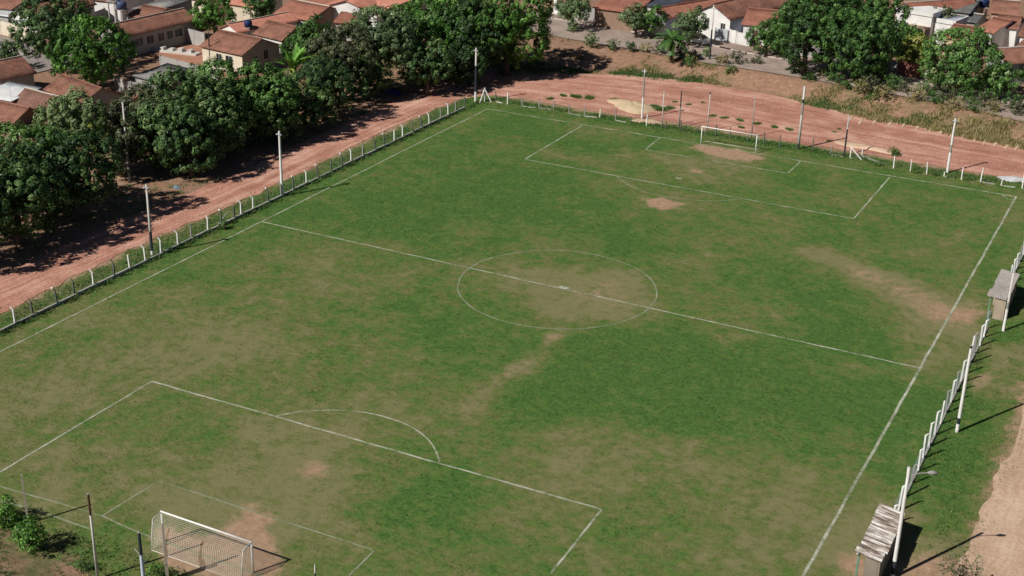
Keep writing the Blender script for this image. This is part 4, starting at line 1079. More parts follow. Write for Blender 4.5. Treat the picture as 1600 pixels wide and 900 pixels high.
# tanks
def tank(px, py, z, label, mat, r=.7, h=1.1, stand=1.2):
    q = at(px, py, z); e = tag(empty('water_tank', (q[0], q[1], z)), label, 'water tank')
    mb = MB(); mb.tube([(0, 0, 0), (0, 0, h*.8), (0, 0, h), (0, 0, h*1.12)], [r, r*1.05, r*.95, r*.4], 14).build('drum', mat, e, True)
    mb = MB(); mb.tube([(0, 0, h*1.12), (0, 0, h*1.18)], r*.35, 10).build('lid', mat, e)
    mb = MB()
    for a in (-1, 1):
        for b in (-1, 1): mb.box(a*r*.7-.08, a*r*.7+.08, b*r*.7-.08, b*r*.7+.08, -stand, -.1)
    mb.box(-r, r, -r, r, -.1, 0); mb.build('stand', MT_CONC, e)
    return e
tank(388, 42, 3.6, 'dark blue water tank on the roof left of the brown gable house', MT_TANK, .6, .9, 3.4)
tank(190, 14, 4.6, 'dark blue water tank behind the big mango at top left', plain('dull_blue_tank', (.08, .11, .20), (.05, .07, .14), 2, .5), .8, 1.1, 4.5)
tank(1535, 10, 5.2, 'bright blue water tank at the top right corner', MT_TANK, 1.0, 1.2, 4.6)
tank(178, 1, 5.8, 'white water tank at the top edge left', MT_WHITE, .9, 1.2, 5.6)

# ------------------------------------------------------------------ garden walls and gates
def gwall(label, pxs, z, h, mat, th=.18, name='garden_wall', cat='wall', coping=True, posts=True):
    P = [at(a, b, z) for a, b in pxs]; e = tag(empty(name, (P[0][0], P[0][1], z)), label, cat)
    for i in range(len(P)-1):
        a, b = P[i]-P[0], P[i+1]-P[0]; L = math.hypot(*(b-a)[:2]); an = math.atan2((b-a)[1], (b-a)[0])
        n = max(1, int(L/2.6))
        for k in range(n):
            mb = MB(); mb.box(.1, L/n-.1, -th/2, th/2, -.5, h-random.uniform(0, .05))
            o = mb.build('wall_panel', mat, e); o.location = (a[0]+math.cos(an)*L*k/n, a[1]+math.sin(an)*L*k/n, 0); o.rotation_euler.z = an
            mb = MB(); mb.bevbox(-.1, .1, -th/2-.04, th/2+.04, -.5, h+.08, .02); p_ = mb.build('pier', mat, e); p_.location = o.location; p_.rotation_euler.z = an
    return e
gwall('grey block wall along the front of the red earth yard', [(252, 108), (305, 122), (342, 130)], 0, 2.0, MW_GREY)
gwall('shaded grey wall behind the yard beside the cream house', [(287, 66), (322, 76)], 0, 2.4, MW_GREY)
gwall('cracked grey wall under the big mango tree', [(181, 140), (206, 149), (228, 150)], 0, 1.9, MW_GREY)
gwall('cream compound wall along the grey lane at top left', [(-30, 46), (36, 62), (48, 64)], 0, 2.2, MW_CREAM)
gwall('low pale wall at the top left corner behind the lane', [(-20, 78), (40, 88)], 0, .5, MW_GREY)
gwall('pale grey metal fence in front of the dark red roofed house', [(942, 36), (988, 43)], Z2, 2.4, MT_GATE, .08, 'metal_fence', 'fence')
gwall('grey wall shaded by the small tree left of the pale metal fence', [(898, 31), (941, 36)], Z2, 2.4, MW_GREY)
gwall('grey gate left of the white gate by the gabled house', [(1117, 62), (1137, 65)], Z2, 1.9, MT_GATE, .1, 'metal_gate', 'gate')
gwall('white gate panel beside the grey gate on the street', [(1140, 66), (1150, 67.5)], Z2, 2.0, MT_WHITE, .1, 'metal_gate', 'gate')
gwall('white street wall right of the white gate', [(1151, 68), (1172, 71)], Z2, 1.8, MW_WHITE)
gwall('red brown street wall under the trees at right', [(1404, 116), (1445, 123)], Z2, 2.0, MT_REDWALL)
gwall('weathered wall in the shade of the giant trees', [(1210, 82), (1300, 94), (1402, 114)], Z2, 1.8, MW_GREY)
gwall('red brown wall right of the white gate pillar', [(1453, 126), (1475, 131)], Z2, 1.7, MT_REDWALL)
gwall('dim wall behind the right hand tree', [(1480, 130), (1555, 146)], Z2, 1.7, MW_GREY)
gwall('low reddish wall at the foot of the long red roofed house', [(1020, 47), (1045, 51)], Z2, 1.6, MT_REDWALL)
def pillar(px, py, z, h, w2, label, mat):
    q = at(px, py, z); mb = MB(); mb.bevbox(-w2, w2, -w2, w2, -.4, h, .05); e = tag(empty('pillar', (q[0], q[1], z)), label, 'pillar')
    mb.build('shaft', mat, e); mb = MB(); mb.bevbox(-w2-.12, w2+.12, -w2-.12, w2+.12, -.4, .25, .05).build('plinth', mat, e)
pillar(868, 21, Z2, 2.4, .28, 'white pillar standing alone at the left start of the street', MT_WHITE)
pillar(1447, 124, Z2, 2.2, .28, 'white gate pillar between the red brown walls', MT_WHITE)
pillar(1168, 52, Z2, 3.0, .14, 'slim white porch column in front of the low red roofed house', MT_WHITE)
pillar(1045, 37, Z2, 2.2, .25, 'white gate pillar beside the twin trees', MT_WHITE)
pillar(873, 22, Z2, 1.1, .5, 'low white box beside the lone white pillar', MT_WHITE)
# slabs in the yard
q = at(272, 80, .3); mb = MB(); e = tag(empty('concrete_slab', (q[0], q[1], .12), .15), 'pale concrete slab along the back of the red earth yard', 'slab')
mb.bevbox(-4.2, 4.2, -.8, .8, 0, .28, .03).build('slab', MT_CONC_L, e)
for k in range(5):
    mb = MB(); mb.bevbox(-3.9+1.6*k, -3.2+1.6*k, -.4, .5, .281, .281+.3+.2*random.random(), .03).build('block', MT_CONC_L, e)

# ------------------------------------------------------------------ car
def car(px, py, z, rz, label):
    q = at(px, py, z); e = tag(empty('parked_car', (q[0], q[1], z), rz), label, 'car')
    prof = [(-2.0, .35), (-2.02, .62), (-1.95, .88), (-1.3, .95), (-.75, 1.40), (.75, 1.43), (1.45, .98), (1.95, .88), (2.0, .55), (1.98, .32)]
    mb = MB(); hw = .82
    for s in (-1, 1):
        for x, z_ in prof: mb.v.append((x, s*(hw-(.16 if z_ > 1.2 else 0)), z_))
    n = len(prof)
    mb.f.append(tuple(range(n))); mb.f.append(tuple(reversed(range(n, 2*n))))
    for i in range(n): mb.f.append((i, i+n, (i+1) % n+n, (i+1) % n))
    mb.build('body', plain('white_car_paint', (.78, .78, .77), (.72, .72, .71), 2, .25), e)
    mb = MB(); mb.quad((.80, -.6, 1.405), (.80, .6, 1.405), (1.40, .74, 1.025), (1.40, -.74, 1.025)); mb.v = [(x+.01, y, zz+.012) for x, y, zz in mb.v]; mb.build('windscreen', MT_GLASS, e)
    mb = MB(); mb.quad((-.80, .6, 1.37), (-.80, -.6, 1.37), (-1.27, -.74, .985), (-1.27, .74, .985)); mb.v = [(x-.01, y, zz+.012) for x, y, zz in mb.v]; mb.build('rear_window', MT_GLASS, e)
    for s in (-1, 1):
        mb = MB(); mb.quad((-.7, s*.675, 1.34), (.7, s*.675, 1.36), (1.25, s*.815, 1.0), (-1.15, s*.815, .99)); mb.v = [(x, y+s*.012, zz) for x, y, zz in mb.v]; mb.build('side_window', MT_GLASS, e)
        mb = MB(); mb.bevbox(1.9, 2.03, s*.6-.15, s*.6+.15, .62, .78, .02).build('headlight', MT_LAMP, e)
        mb = MB(); mb.bevbox(-2.05, -1.92, s*.62-.12, s*.62+.12, .65, .82, .02).build('tail_light', MT_RUST, e)
        for x in (-1.25, 1.28):
            mb = MB(); mb.tube([(x, s*.66, .3), (x, s*.86, .3)], .31, 14); t = mb.build('wheel', MT_DARKP, e)
            mb = MB(); mb.tube([(x, s*.861, .3), (x, s*.875, .3)], .18, 10).build('rim', MT_STEEL, t)
    mb = MB(); mb.box(1.98, 2.04, -.7, .7, .33, .45).build('bumper', MT_GREYPOST, e)
    return e
car(1090, 68, ZS+.12, math.radians(-14), 'white car parked on the street under the small tree')

# tarpaulins under the trees
def tarp(px, py, rx, ry, h, label, mat, seed):
    x, y = world(px, py); o = mound('tarpaulin', x, y, rx, ry, h, mat, seed, .0); tag(o, label, 'tarpaulin')
tarp(616, 147, 1.1, .7, .8, 'crumpled dark blue tarpaulin heap in the shade beside the track', MT_TARP, 11)
tarp(276, 294, .5, .3, .3, 'small pale blue sheet in the shade at the track edge', MT_PALETARP, 12)

# ------------------------------------------------------------------ trees
def leaves(P, Nrm, size, tint, rg):
    """diamond leaf quads at P with normals Nrm"""
    n = len(P)
    r = rg.normal(size=(n, 3)); t = np.cross(Nrm, r); t /= np.linalg.norm(t, axis=1)[:, None]+1e-9
    b = np.cross(Nrm, t)
    s = size[:, None]
    V = np.stack([P-t*s*.62, P+b*s*.30+Nrm*s*.06, P+t*s*.62, P-b*s*.30+Nrm*s*.06], 1)
    return V.reshape(-1, 3), np.repeat(tint, 4)

def crown_mesh(seed, rx, ry, rz, leaf=.30, dens=2.0, lobes=None, per=15, low=-.5, clump=.45, lobe_r=(.30, .46), airy=0.):
    rg = np.random.default_rng(seed)
    R = (rx*ry*rz)**(1/3)
    nl = lobes or int(12+R*3.6)
    C, rr = [np.zeros(3)], [R*.62]
    tries = 0
    while len(C) < nl+1 and tries < 900:
        tries += 1
        d = rg.normal(size=3); d /= np.linalg.norm(d)
        if d[2] < low: continue
        k = rg.uniform(.50, .74)
        p = d*k*np.array([rx, ry, rz]); r = R*rg.uniform(*lobe_r)
        if all(np.linalg.norm(p-c) > .45*r+.0*q for c, q in zip(C[1:], rr[1:])): C.append(p); rr.append(r)
    C = np.array(C); rr = np.array(rr)
    LP_, LN, LT, LS = [], [], [], []
    for i in range(len(C)):
        nclump = max(4, int(4*np.pi*rr[i]**2*dens))
        d = rg.normal(size=(nclump, 3)); d /= np.linalg.norm(d, axis=1)[:, None]
        wob = 1+rg.normal(size=nclump)*.10
        p = C[i]+d*(rr[i]*wob)[:, None]
        keep = p[:, 2] > low*rz*1.1
        for j in range(len(C)):
            if j != i: keep &= np.linalg.norm(p-C[j], axis=1) > rr[j]*.88
        if airy: keep &= rg.random(nclump) > airy
        p, d = p[keep], d[keep]
        if not len(p): continue
        lobet = rg.normal()*.09
        ct = np.clip(.45+lobet+rg.normal(size=len(p))*.18, 0, 1)
        m_ = len(p)
        pp = np.repeat(p, per, 0); dd = np.repeat(d, per, 0)
        e = rg.normal(size=(m_*per, 3)); e /= np.linalg.norm(e, axis=1)[:, None]
        e = e+dd*.55
        rad_ = clump*(.55+.45*rg.random(m_*per)**.6)*np.repeat(rg.uniform(.7, 1.25, m_), per)
        q = pp+e*rad_[:, None]*.85
        nn = e*1.2+dd*.3+rg.normal(size=(m_*per, 3))*.28+np.array([0, 0, .2]); nn /= np.linalg.norm(nn, axis=1)[:, None]
        LP_.append(q); LN.append(nn); LT.append(np.clip(np.repeat(ct, per)+rg.normal(size=m_*per)*.10, 0, 1)); LS.append(leaf*rg.uniform(.65, 1.25, m_*per))
    # a few leaves deep inside
    n_in = int(sum(len(q) for q in LP_)*.10)
    d = rg.normal(size=(n_in, 3)); d /= np.linalg.norm(d, axis=1)[:, None]
    q = d*np.array([rx, ry, rz])*.62*rg.random((n_in, 1))**.5
    LP_.append(q); LN.append(d); LT.append(np.full(n_in, .3)); LS.append(np.full(n_in, leaf*1.5))
    P = np.vstack(LP_); Nn = np.vstack(LN); T = np.concatenate(LT); S_ = np.concatenate(LS)
    V, tn = leaves(P, Nn, S_, T, rg)
    me = np_mesh('crown', V, np.arange(len(V)).reshape(-1, 4))
    attr_f(me, 'tint', tn)
    return me, C, rr

NTRI = 0
def tree(name, label, px, py, hc, rx, ry, rz, mat, zg=None, seed=None, group=None, leaf=.30, dens=1.25, per=32, low=-.8, clump=.48, trunk_r=None, trunks=1, cat='tree', airy=0., bark=None, lobe_r=(.30, .46)):
    global NTRI
    p = at(px, py, hc+(zg or 0))
    z0 = Hs(p[0], p[1]) if zg is None else zg
    seed = seed if seed is not None else int(px*7+py*13) % 9973
    e = tag(empty(name, (p[0], p[1], z0)), label, cat, group)
    me, C, rr = crown_mesh(seed, rx, ry, rz, leaf, dens, None, per, low, clump, airy=airy, lobe_r=lobe_r)
    NTRI += len(me.polygons)*2
    o = obj('crown', me, mat, e); o.location = (0, 0, hc)
    rg = random.Random(seed)
    tr = trunk_r or .06*max(rx, ry)+.05
    for k in range(trunks):
        ox = (k-(trunks-1)/2)*.8
        top = Vector((ox*.6+rg.uniform(-.3, .3), rg.uniform(-.3, .3), hc*.72))
        mb = MB(); mb.tube([(ox, 0, -.5), (ox+rg.uniform(-.1, .1), rg.uniform(-.1, .1), hc*.35), tuple(top)], [tr*1.4, tr, tr*.8], 8)
        t = mb.build('trunk', bark or MT_BARK, e, True)
        mb = MB()
        idx = sorted(range(1, len(C)), key=lambda i: rg.random())[:9]
        for i in idx:
            c = Vector(C[i])+Vector((0, 0, hc)); mid = top.lerp(c, .5)+Vector((rg.uniform(-.3, .3), rg.uniform(-.3, .3), .25))
            mb.tube([tuple(top-Vector((0, 0, .25))), tuple(mid), tuple(c)], [tr*.55, tr*.36, tr*.14], 6, False)
        mb.build('limbs', bark or MT_BARK, e, True)
    return e
g = 'trees of the wooded strip left of the track'
T = tree
T('mango_tree', 'tall dark mango tree among the roofs at upper left', 82, 42, 6.2, 5.6, 5.6, 4.6, ML_DARK)
T('mango_tree', 'large mango tree with lit bright tufts in front of the dark mango', 140, 80, 5.2, 5.6, 5.2, 4.2, ML_BRIGHT)
T('shade_tree', 'bright green round tree between the long roof and cream house', 333, 25, 3.8, 3.3, 3.3, 2.7, ML_BRIGHT)
T('shade_tree', 'dim green tree at the top edge right of the round bright tree', 408, 10, 3.4, 2.6, 2.4, 2.0, ML_MID)
T('shade_tree', 'small dark tree peeking in at the left edge above the hipped roof', 10, 84, 2.4, 2.0, 2.0, 1.6, ML_DARK)
T('mango_tree', 'pale grey green tree below the brown roofs at left', 112, 186, 7.0, 4.2, 3.6, 2.4, ML_LIME, group=g)
T('mango_tree', 'big dark green tree at the left edge beneath the pale tree', 42, 258, 5.2, 5.6, 5.2, 3.9, ML_MID, group=g)
T('mango_tree', 'dusky lower tree at the left edge nearest the track', 22, 300, 5.4, 4.8, 4.8, 4.4, ML_DARK, group=g)
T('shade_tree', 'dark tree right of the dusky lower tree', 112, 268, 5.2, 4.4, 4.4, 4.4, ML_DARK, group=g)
T('shade_tree', 'yellow green little tree between pale tree and brownish tree', 146, 208, 5.4, 2.6, 2.3, 2.3, ML_YELLOW, group=g)
T('shade_tree', 'thin brownish leafed tree beside the slim utility pole', 186, 222, 4.2, 3.0, 3.2, 3.4, ML_OLIVE, group=g, airy=.2)
T('shade_tree', 'olive tree left of the row behind the slim utility pole', 236, 190, 5.4, 4.0, 4.1, 4.1, ML_OLIVE, group=g)
T('mango_tree', 'dark green tree at the middle of the left wooded strip', 288, 168, 5.8, 4.9, 4.8, 4.5, ML_DARK, group=g)
T('mango_tree', 'dark spreading tree overhanging the pole and clearing at left', 262, 206, 4.6, 4.9, 4.6, 3.9, ML_DARK, group=g)
T('mango_tree', 'leafy tree below the cream house', 352, 156, 5.6, 5.2, 4.8, 4.4, ML_MID, group=g)
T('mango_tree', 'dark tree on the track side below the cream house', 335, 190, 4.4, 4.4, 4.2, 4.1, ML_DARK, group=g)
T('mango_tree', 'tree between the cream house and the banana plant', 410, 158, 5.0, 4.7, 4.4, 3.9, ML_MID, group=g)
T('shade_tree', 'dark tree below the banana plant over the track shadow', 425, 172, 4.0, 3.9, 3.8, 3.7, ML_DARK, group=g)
T('shade_tree', 'dark green tree behind the banana plant beside the brown gable', 486, 68, 4.6, 4.0, 3.9, 3.4, ML_MID, group=g)
T('shade_tree', 'brownish olive tree left of the grey green mango', 532, 92, 5.8, 4.7, 4.6, 3.9, ML_OLIVE, group=g, low=-.5)
T('mango_tree', 'greyish mango tree left of the bright tall trees', 592, 66, 6.8, 5.4, 5.1, 4.4, ML_PALE, group=g, low=-.45)
T('mango_tree', 'dull green tree between the greyish mango and the bright trees', 640, 60, 6.0, 4.5, 4.8, 4.6, ML_MID, group=g)
T('mango_tree', 'bright green tall tree second from the far end of the strip', 690, 42, 7.1, 5.6, 5.8, 6.0, ML_BRIGHT, group=g)
T('mango_tree', 'largest bright green tree at the far end of the strip by the street', 792, 40, 7.3, 6.5, 6.2, 6.2, ML_BRIGHT, group=g)
T('shade_tree', 'shaded tree in the gap between the two bright tall trees', 738, 58, 6.2, 4.7, 4.8, 5.1, ML_DARK, group=g)
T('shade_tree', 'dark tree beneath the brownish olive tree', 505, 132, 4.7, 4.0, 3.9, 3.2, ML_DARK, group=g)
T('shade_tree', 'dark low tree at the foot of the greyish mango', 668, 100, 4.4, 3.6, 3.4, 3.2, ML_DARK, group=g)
T('shade_tree', 'grey leafless looking tree behind the bright tall tree', 726, 12, 6.0, 2.9, 3.0, 3.4, ML_OLIVE, airy=.3, group=g)
T('mango_tree', 'dark tree added mostly outside the left border to cast shade into view', -62, 335, 5.2, 4.8, 4.8, 4.2, ML_DARK, group=g)  # added almost wholly out of view so its shadow darkens the ground
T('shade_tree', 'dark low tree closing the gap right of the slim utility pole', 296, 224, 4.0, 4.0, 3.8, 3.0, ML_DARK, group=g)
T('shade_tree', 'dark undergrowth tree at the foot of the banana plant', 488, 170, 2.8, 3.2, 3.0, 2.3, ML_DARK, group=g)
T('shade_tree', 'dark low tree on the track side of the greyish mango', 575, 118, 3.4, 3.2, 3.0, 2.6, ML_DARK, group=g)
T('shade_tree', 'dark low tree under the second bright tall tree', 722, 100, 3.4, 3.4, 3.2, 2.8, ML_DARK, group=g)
# street side
T('street_tree', 'small pale round tree at the left start of the street', 896, 12, 3.4, 3.0, 2.8, 1.9, ML_PALE, zg=Z2)
T('street_tree', 'twin trunk pale tree in front of the metal fence', 995, 28, 3.0, 2.5, 2.3, 1.9, ML_PALE, zg=Z2)
T('street_tree', 'small green tree right beside the twin trunk pale tree', 1019, 31, 2.8, 2.0, 2.0, 1.8, ML_MID, zg=Z2)
T('street_tree', 'pale tree left of the utility pole by the white gabled house', 1078, 38, 3.2, 2.7, 2.5, 2.1, ML_PALE, zg=Z2)
T('street_tree', 'small round bright tree left of the giant tree', 1200, 58, 2.9, 2.6, 2.5, 2.4, ML_MID, zg=Z2)
g2 = 'giant street trees at upper right'
T('mango_tree', 'giant tree at the left of the big street canopy', 1262, 48, 6.2, 5.4, 5.2, 5.0, ML_MID, zg=Z2, group=g2)
T('mango_tree', 'giant tree at the front right of the big street canopy', 1345, 62, 5.8, 5.6, 5.0, 5.0, ML_MID, zg=Z2, group=g2)
T('mango_tree', 'giant tree rising at the back of the big street canopy', 1310, 12, 6.6, 6.0, 5.4, 5.0, ML_MID, zg=Z2, group=g2)
T('mango_tree', 'giant tree at the back right of the big street canopy', 1372, 22, 5.8, 4.4, 4.4, 4.4, ML_MID, zg=Z2, group=g2)
T('shade_tree', 'yellowish tree in front of the white flat roofed house', 1432, 80, 3.0, 3.0, 2.6, 2.1, ML_YELLOW, zg=Z2)
T('shade_tree', 'dull green tree between giant tree and white flat roofed house', 1410, 62, 3.8, 2.6, 2.6, 2.4, ML_MID, zg=Z2)
T('mango_tree', 'broad pale green tree right of the yellowish tree', 1502, 94, 4.4, 5.4, 4.6, 3.9, ML_MID, zg=Z2)
T('shade_tree', 'dark young tree on the bank at the far right', 1562, 144, 2.8, 1.9, 1.9, 2.5, ML_MID)
T('shade_tree', 'greyish shrubby tree beside the grey annex at right', 1474, 30, 3.0, 2.2, 2.0, 1.9, ML_OLIVE, zg=Z2)
T('shade_tree', 'small tree at the right edge beside the dark young tree', 1592, 132, 1.6, 1.4, 1.3, 1.2, ML_MID)
# bushes
def bush(label, px, py, r, h, mat, name='bush', leaf=.16, dens=5, airy=0., group=None, z=None):
    return tree(name, label, px, py, h*.55, r, r*.9, h*.55, mat, zg=z, group=group, leaf=leaf, dens=dens, per=10, low=-.75, clump=.24, trunk_r=.04, cat='bush', airy=airy)
bush('leafy bright green bush at the foot of the lower left stake', 47, 838, 1.05, 2.2, ML_BRIGHT, leaf=.17, dens=8, z=0)
bush('bright bush cut by the left edge beside the wooden stake', 2, 799, 1.1, 1.8, ML_BRIGHT, leaf=.17, dens=8, z=0)
bush('sparse dry bush at the bottom right on the dirt path', 1497, 893, 1.5, 1.5, ML_OLIVE, leaf=.13, dens=4, airy=.25, z=0)
bush('low green bush between the posts behind the near goal', 243, 892, .6, .9, ML_BRIGHT, leaf=.12, dens=6, z=0)
bush('small green shrub by the wire post at the near left', 132, 884, .55, .8, ML_MID, leaf=.11, dens=7, z=0)
bg_ = 'shrubs on the bank below the street'
BUSH = [('round blue green shrub leftmost of the trio on the bank', 925, 80, 1.2, 2.0, ML_MID), ('middle shrub of the trio on the bank', 957, 86, 1.0, 1.6, ML_MID), ('small dark shrub rightmost of the trio on the bank', 985, 89, .8, 1.6, ML_DARK),
 ('pale shrub at the shadow edge left of the trio', 893, 58, 1.1, 1.6, ML_PALE), ('dark shrub against the palm foot', 1062, 95, 1.3, 2.0, ML_DARK), ('dry shrub left of the palm', 1032, 92, 1.3, 1.8, ML_OLIVE),
 ('bright shrub at the foot of the street utility pole', 1104, 98, .6, 1.6, ML_BRIGHT), ('dark shrub beside the bare red bank', 1238, 125, 1.0, 1.4, ML_DARK), ('olive shrub left of the bare red bank', 1152, 108, 1.4, 1.6, ML_OLIVE),
 ('green shrub right of the bare red bank', 1265, 137, 1.1, 1.2, ML_WEED), ('upright shrub on the bank above the tall grey pole', 1296, 135, .9, 1.9, ML_WEED), ('bright yellowish shrub at the street edge left of the dry thicket', 1372, 128, 1.4, 2.6, ML_YELLOW),
 ('olive shrub at the left of the dry thicket', 1358, 150, 1.4, 2.0, ML_OLIVE), ('green shrub in the middle of the dry thicket', 1392, 148, 1.5, 2.0, ML_WEED), ('dark shrub in the right of the dry thicket', 1412, 152, 1.2, 2.0, ML_OLIVE),
 ('weedy shrub right of the dry thicket', 1446, 158, 1.6, 1.8, ML_WEED), ('olive shrub above the far right lamp pole', 1478, 164, 1.5, 1.8, ML_OLIVE), ('rounded green shrub on the far right bank', 1508, 170, 1.5, 1.8, ML_WEED),
 ('dry shrub left of the dark young tree', 1532, 176, 1.4, 1.6, ML_OLIVE), ('small shrub on the bank right of the tall grey pole', 1322, 150, .7, 1.2, ML_WEED), ('low shrub at the right edge of the bank', 1590, 190, 1.5, 1.4, ML_OLIVE)]
BUSH += [('dark round shrub on the slope under the giant trees', 1308, 142, 1.1, 1.5, ML_MID), ('dark shrub on the slope left of the bright yellowish shrub', 1338, 140, 1.2, 1.6, ML_MID), ('dark shrub low on the far right slope', 1460, 172, 1.2, 1.4, ML_MID), ('dark shrub beside the dark young tree', 1542, 168, 1.3, 1.7, ML_MID), ('green shrub low on the slope above the far right lamp', 1520, 186, 1.2, 1.3, ML_WEED), ('green shrub on the slope right of the palm', 1075, 110, 1.0, 1.2, ML_WEED), ('green shrub at the slope foot under the utility pole', 1140, 122, .9, 1.0, ML_WEED), ('dark shrub at the far right end of the slope', 1580, 178, 1.4, 1.8, ML_MID),
 ('dry shrub on the red bank left of the palm thicket', 1008, 92, 1.0, 1.2, ML_DRY), ('straw coloured clump between palm and utility pole', 1082, 104, 1.2, 1.3, ML_DRY), ('straw coloured clump right of the utility pole', 1128, 110, 1.4, 1.4, ML_DRY), ('olive clump above the bare red slope', 1180, 112, .9, 1.0, ML_OLIVE),
 ('dry clump at the crest of the bank below the giant trees', 1284, 130, .9, 1.2, ML_DRY), ('straw clump left in the dry thicket', 1342, 152, 1.3, 1.7, ML_DRY), ('straw clump in the heart of the dry thicket', 1380, 160, 1.4, 1.7, ML_DRY), ('straw clump beside the weedy shrub', 1430, 166, 1.3, 1.6, ML_DRY), ('straw clump below the rounded green shrub', 1490, 180, 1.4, 1.4, ML_DRY), ('dry clump under the dark young tree', 1550, 186, 1.2, 1.3, ML_DRY), ('tiny dry clump at the bank foot left of the trio', 905, 96, .7, .8, ML_DRY)]
for (lb, px, py, r, h, mt) in BUSH: bush(lb, px, py, r, h, mt, group=bg_, leaf=.2, dens=3.4, airy=.1 if mt is ML_OLIVE else 0)
bush('dark weedy bush on the track edge behind the pale soil heap', 1398, 237, .9, .9, ML_WEED, z=0)
bush('round bush at the left fence foot near the dirt', 349, 352, .5, .7, ML_WEED, z=0)

# palm
def frond_mesh(L, nleaf, ll, droop, wid=.09, seed=0):
    mb = MB(); rg = random.Random(seed); pts = []
    for i in range(9):
        t = i/8; pts.append(Vector((L*(t-.12*t*t*droop), 0, L*(.42*t-droop*.75*t*t))))
    mb.tube([tuple(p) for p in pts], [.05, .045, .04, .035, .03, .025, .02, .015, .008], 4, False)
    for k in range(nleaf):
        t = .12+.88*k/nleaf; i = min(int(t*8), 7); f = t*8-i; p = pts[i].lerp(pts[i+1], f); d = (pts[i+1]-pts[i]).normalized()
        for s in (-1, 1):
            l = ll*(1-.55*abs(t-.4))*(.8+.4*rg.random()); e_ = p+Vector((d.x*.5*l, s*l*.8, d.z*.5*l-l*.35))
            n = len(mb.v); mb.v += [tuple(p-d*wid/2), tuple(p+d*wid/2), tuple(e_)]; mb.f.append((n, n+1, n+2))
    me = mb.mesh('frond'); attr_f(me, 'tint', np.clip(.45+.2*np.random.default_rng(seed).normal(size=len(mb.v)), 0, 1)); return me
q = at(1048, 106, .5); z0 = Hs(q[0], q[1])
e = tag(empty('palm_tree', (q[0], q[1], z0)), 'feathery palm with dry hanging fronds on the bank beside the street', 'tree')
mb = MB(); mb.tube([(0, 0, -.4), (.08, 0, 1.6), (-.05, .05, 3.3)], [.26, .2, .22], 10).build('trunk', MT_BARK, e, True)
fr_a = frond_mesh(2.7, 30, .75, .95, .12, 1); fr_a.materials.append(ML_MID); fr_b = frond_mesh(2.3, 24, .6, 2.0, .1, 2); fr_b.materials.append(ML_DRY)
for k in range(20):
    o = link(bpy.data.objects.new('frond', fr_a), e); o.location = (-.05, .05, 3.3); o.rotation_euler = (0, rad(-48+random.uniform(0, 62)), k*2.4+random.uniform(-.2, .2)); o.scale = [random.uniform(1.0, 1.35)]*3
for k in range(9):
    o = link(bpy.data.objects.new('dry_frond', fr_b), e); o.location = (-.05, .05, 3.15); o.rotation_euler = (0, rad(38+random.uniform(0, 18)), k*.7+random.uniform(-.2, .2))
# banana-like plant
def blade_leaf(L, wdt, droop, seed):
    mb = MB(); n = 9
    for i in range(n+1):
        t = i/n; x = L*(t-.1*t*t); z = L*(.25*t-droop*t*t); ww = wdt*math.sin(math.pi*min(max(t, .12), .97))**.7*(.85+.25*((i*7) % 3)/2) if t > .15 else .05
        mb.v += [(x, -ww, z+.18*ww), (x, 0, z-.1*ww), (x, ww, z+.18*ww)]
    for i in range(n):
        for j in range(2): mb.f.append((3*i+j, 3*i+3+j, 3*i+4+j, 3*i+1+j))
    me = mb.mesh('leaf'); attr_f(me, 'tint', np.clip(.6+.12*np.random.default_rng(seed).normal(size=len(mb.v)), 0, 1)); return me
lf = blade_leaf(3.6, .34, .28, 3); lf.materials.append(ML_BRIGHT); lf2 = blade_leaf(2.6, .30, .7, 4); lf2.materials.append(ML_YELLOW)
q = at(460, 168, 0)
e = tag(empty('banana_plant', (q[0], q[1], 0)), 'fan leaved banana plant standing bright in the left wooded strip', 'plant')
for s in range(4):
    a = s*1.6; mb = MB(); mb.tube([(.5*math.cos(a), .5*math.sin(a), -.2), (.45*math.cos(a), .45*math.sin(a), 5.0+.5*(s % 2))], [.17, .11], 8).build('stem', plain('banana_stem', (.16, .20, .07), (.10, .12, .05), 3), e, True)
    for k in range(7):
        o = link(bpy.data.objects.new('leaf', lf if k < 6 else lf2), e); o.location = (.45*math.cos(a), .45*math.sin(a), 4.9+.5*(s % 2)); o.rotation_euler = (random.uniform(-.3, .3), rad(-72+k*11+random.uniform(-8, 8)), a+k*2.2); o.scale = [random.uniform(.8, 1.2)]*3

# ------------------------------------------------------------------ rough grass and weeds
rg = np.random.default_rng(77)
pts = []
N = 60000
x = rg.uniform(-16, 80, N); t = rg.uniform(-.35, 1.1, N); y = yb(x)+(yt(x)-yb(x))*t
dn = fbm(x, y, 2.6, 111)+.22*np.clip((x-30)/40, 0, 1)-.55*np.exp(-((x-29)/4.5)**2)-.25*np.exp(-((x-1)/6)**2)*(t > .35)
dn += .25*np.exp(-((t-.02)/.2)**2)
k = (dn+rg.random(N)*.25 > .79) & (y > 108)
x, y, t = x[k], y[k], t[k]
z = H(x, y); hg = .10+.42*rg.random(len(x))**2*(1+.9*np.clip((x-35)/25, 0, 1))
dryk = fbm(x, y, 5, 117)+(rg.random(len(x))-.5)*.3 > (.45-.18*np.clip((x-30)/40, 0, 1)+.3*np.exp(-((t-.0)/.25)**2)*(x < 20))
for nm, mk, mt, lb, sd_ in (('bank_grass', dryk, ML_DRY, 'tall straw coloured grass on the bank below the street', 21), ('bank_weeds', ~dryk, ML_WEED, 'green weeds on the bank below the street', 22)):
    tag(blades(nm, x[mk], y[mk], z[mk], hg[mk], .09, 3, mt, None, None, .5, sd_), lb, 'grass')
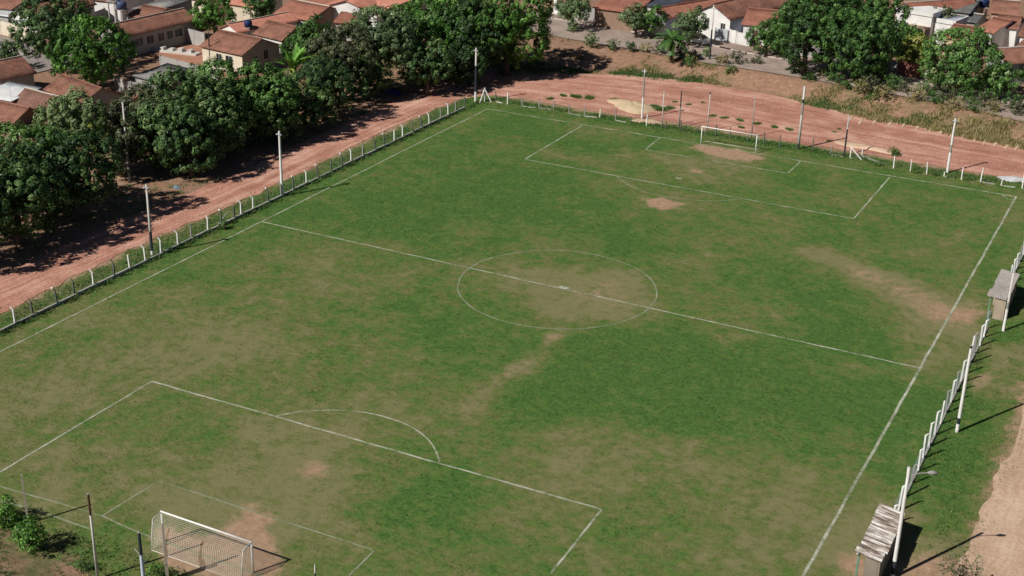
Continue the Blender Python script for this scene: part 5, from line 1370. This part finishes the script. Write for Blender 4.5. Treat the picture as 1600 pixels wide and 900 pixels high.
# verge along the left track and the near edge
N = 12000
x = np.concatenate([rg.normal(-5.2, .7, N//2), rg.uniform(74.5, 78.2, N//2)]); y = np.concatenate([rg.uniform(0, 104, N//2), rg.uniform(10, 100, N//2)])
k = fbm(x, y, 2.2, 121)+rg.random(N)*.3+np.where(x > 60, -.06, 0) > .72; x, y = x[k], y[k]
tag(blades('verge_grass', x, y, 0*x+.04, .05+.12*rg.random(len(x)), .04, 3, ML_WEED, None, None, .7, 23), 'dry grass tufts scattered along the track verges', 'grass')
N = 5000
x = rg.uniform(14, 40, N); y = rg.uniform(-12, -2.2, N); k = fbm(x, y, 1.6, 125)+rg.random(N)*.25 > .64; x, y = x[k], y[k]
tag(blades('rough_grass', x, y, H(x, y), .08+.28*rg.random(len(x))**2, .05, 4, ML_WEED, None, None, .7, 24), 'rough weeds on the earth behind the near goal', 'grass')
# leaf litter and shrubs in the shade of the wooded strip
N = 16000
x = rg.uniform(-34, -12.5, N); y = rg.uniform(24, 118, N); k = fbm(x, y, 3, 131)+rg.random(N)*.25 > .70; x, y = x[k], y[k]
tag(blades('undergrowth', x, y, 0*x, .15+.5*rg.random(len(x))**2, .10, 3, ML_WEED, None, None, .8, 25), 'low undergrowth beneath the wooded strip at left', 'undergrowth')
# loose stones on the tracks
def pebbles(name, x, y, z, r, mat, label, seed):
    g_ = np.random.default_rng(seed); n = len(x)
    base = np.array([[1, 0, 0], [0, 1, 0], [-1, 0, 0], [0, -1, 0], [0, 0, .7], [0, 0, -.5]])
    V = base[None]*(.7+.6*g_.random((n, 6, 1)))*r[:, None, None]+np.stack([x, y, z], -1)[:, None]
    F = np.array([[0, 1, 4], [1, 2, 4], [2, 3, 4], [3, 0, 4], [1, 0, 5], [2, 1, 5], [3, 2, 5], [0, 3, 5]])
    me = np_mesh(name, V.reshape(-1, 3), (F[None]+6*np.arange(n)[:, None, None]).reshape(-1, 3))
    return tag(obj(name, me, mat), label, 'stones', kind='stuff')
N = 2600
x = np.concatenate([rg.uniform(-13, -5, N//2), rg.uniform(-6, 76, N//2)]); y = np.concatenate([rg.uniform(10, 108, N//2), rg.uniform(108, 126, N//2)])
k = y < yb(x)-.3; pebbles('track_stones', x[k], y[k], 0*x[k]+.07, .03+.09*rg.random(k.sum())**3, MT_SAND2, 'loose stones scattered over the red dirt track', 31)
N = 320
x = rg.uniform(74, 84, N); y = rg.uniform(15, 100, N); pebbles('path_stones', x, y, 0*x+.07, .02+.05*rg.random(N)**3, MT_SAND2, 'loose stones along the pale dirt path at right', 32)
# dark weed tufts on the red dirt behind the far goal
proto = None
for i, (px, py, r) in enumerate([(1113, 182, .55), (1132, 185, .6), (1156, 189, .6), (1183, 194, .6), (1210, 199, .6), (1233, 203, .6), (1076, 164, .45), (1054, 160, .4), (1098, 161, .4), (1158, 200, .5), (1303, 207, .35), (1311, 202, .35), (1295, 221, .35), (1360, 231, .35), (1373, 258, .7), (1432, 270, .6), (1462, 273, .6), (1486, 277, .6), (1512, 281, .6), (1541, 284, .5), (860, 155, .6), (900, 152, .9), (920, 154, .9), (960, 157, .7), (880, 150, .6), (1030, 172, 1.0), (1020, 168, .9), (1045, 170, .8)]):
    x, y = world(px, py)
    if proto is None:
        n_ = 90; a = rg.random(n_)*6.28; r_ = rg.random(n_)**.6
        proto = blades('weed_tuft', np.cos(a)*r_*.6, np.sin(a)*r_*.45, 0*a, .18+.16*rg.random(n_), .07, 3, ML_WEED, None, None, .8, 26, None, None)
        o = proto
    else: o = link(bpy.data.objects.new('weed_tuft', proto.data))
    o.location = (x, y, .05); s = r*1.5; o.scale = (s*1.2, s, s); o.rotation_euler.z = random.uniform(0, 6)
    tag(o, 'low weed tuft on red dirt left of the yellow sand heap' if px < 970 else 'low weed tuft on the red dirt right of the yellow sand heap' if px < 1110 else 'low weed tuft on the red dirt behind the distant goal' if px < 1250 else 'low weed tuft near the flat pale soil heap' if px < 1365 else 'low weed tuft at the foot of the far right white posts', 'weed', 'weed tufts on the red dirt')
print('tree tris', NTRI)
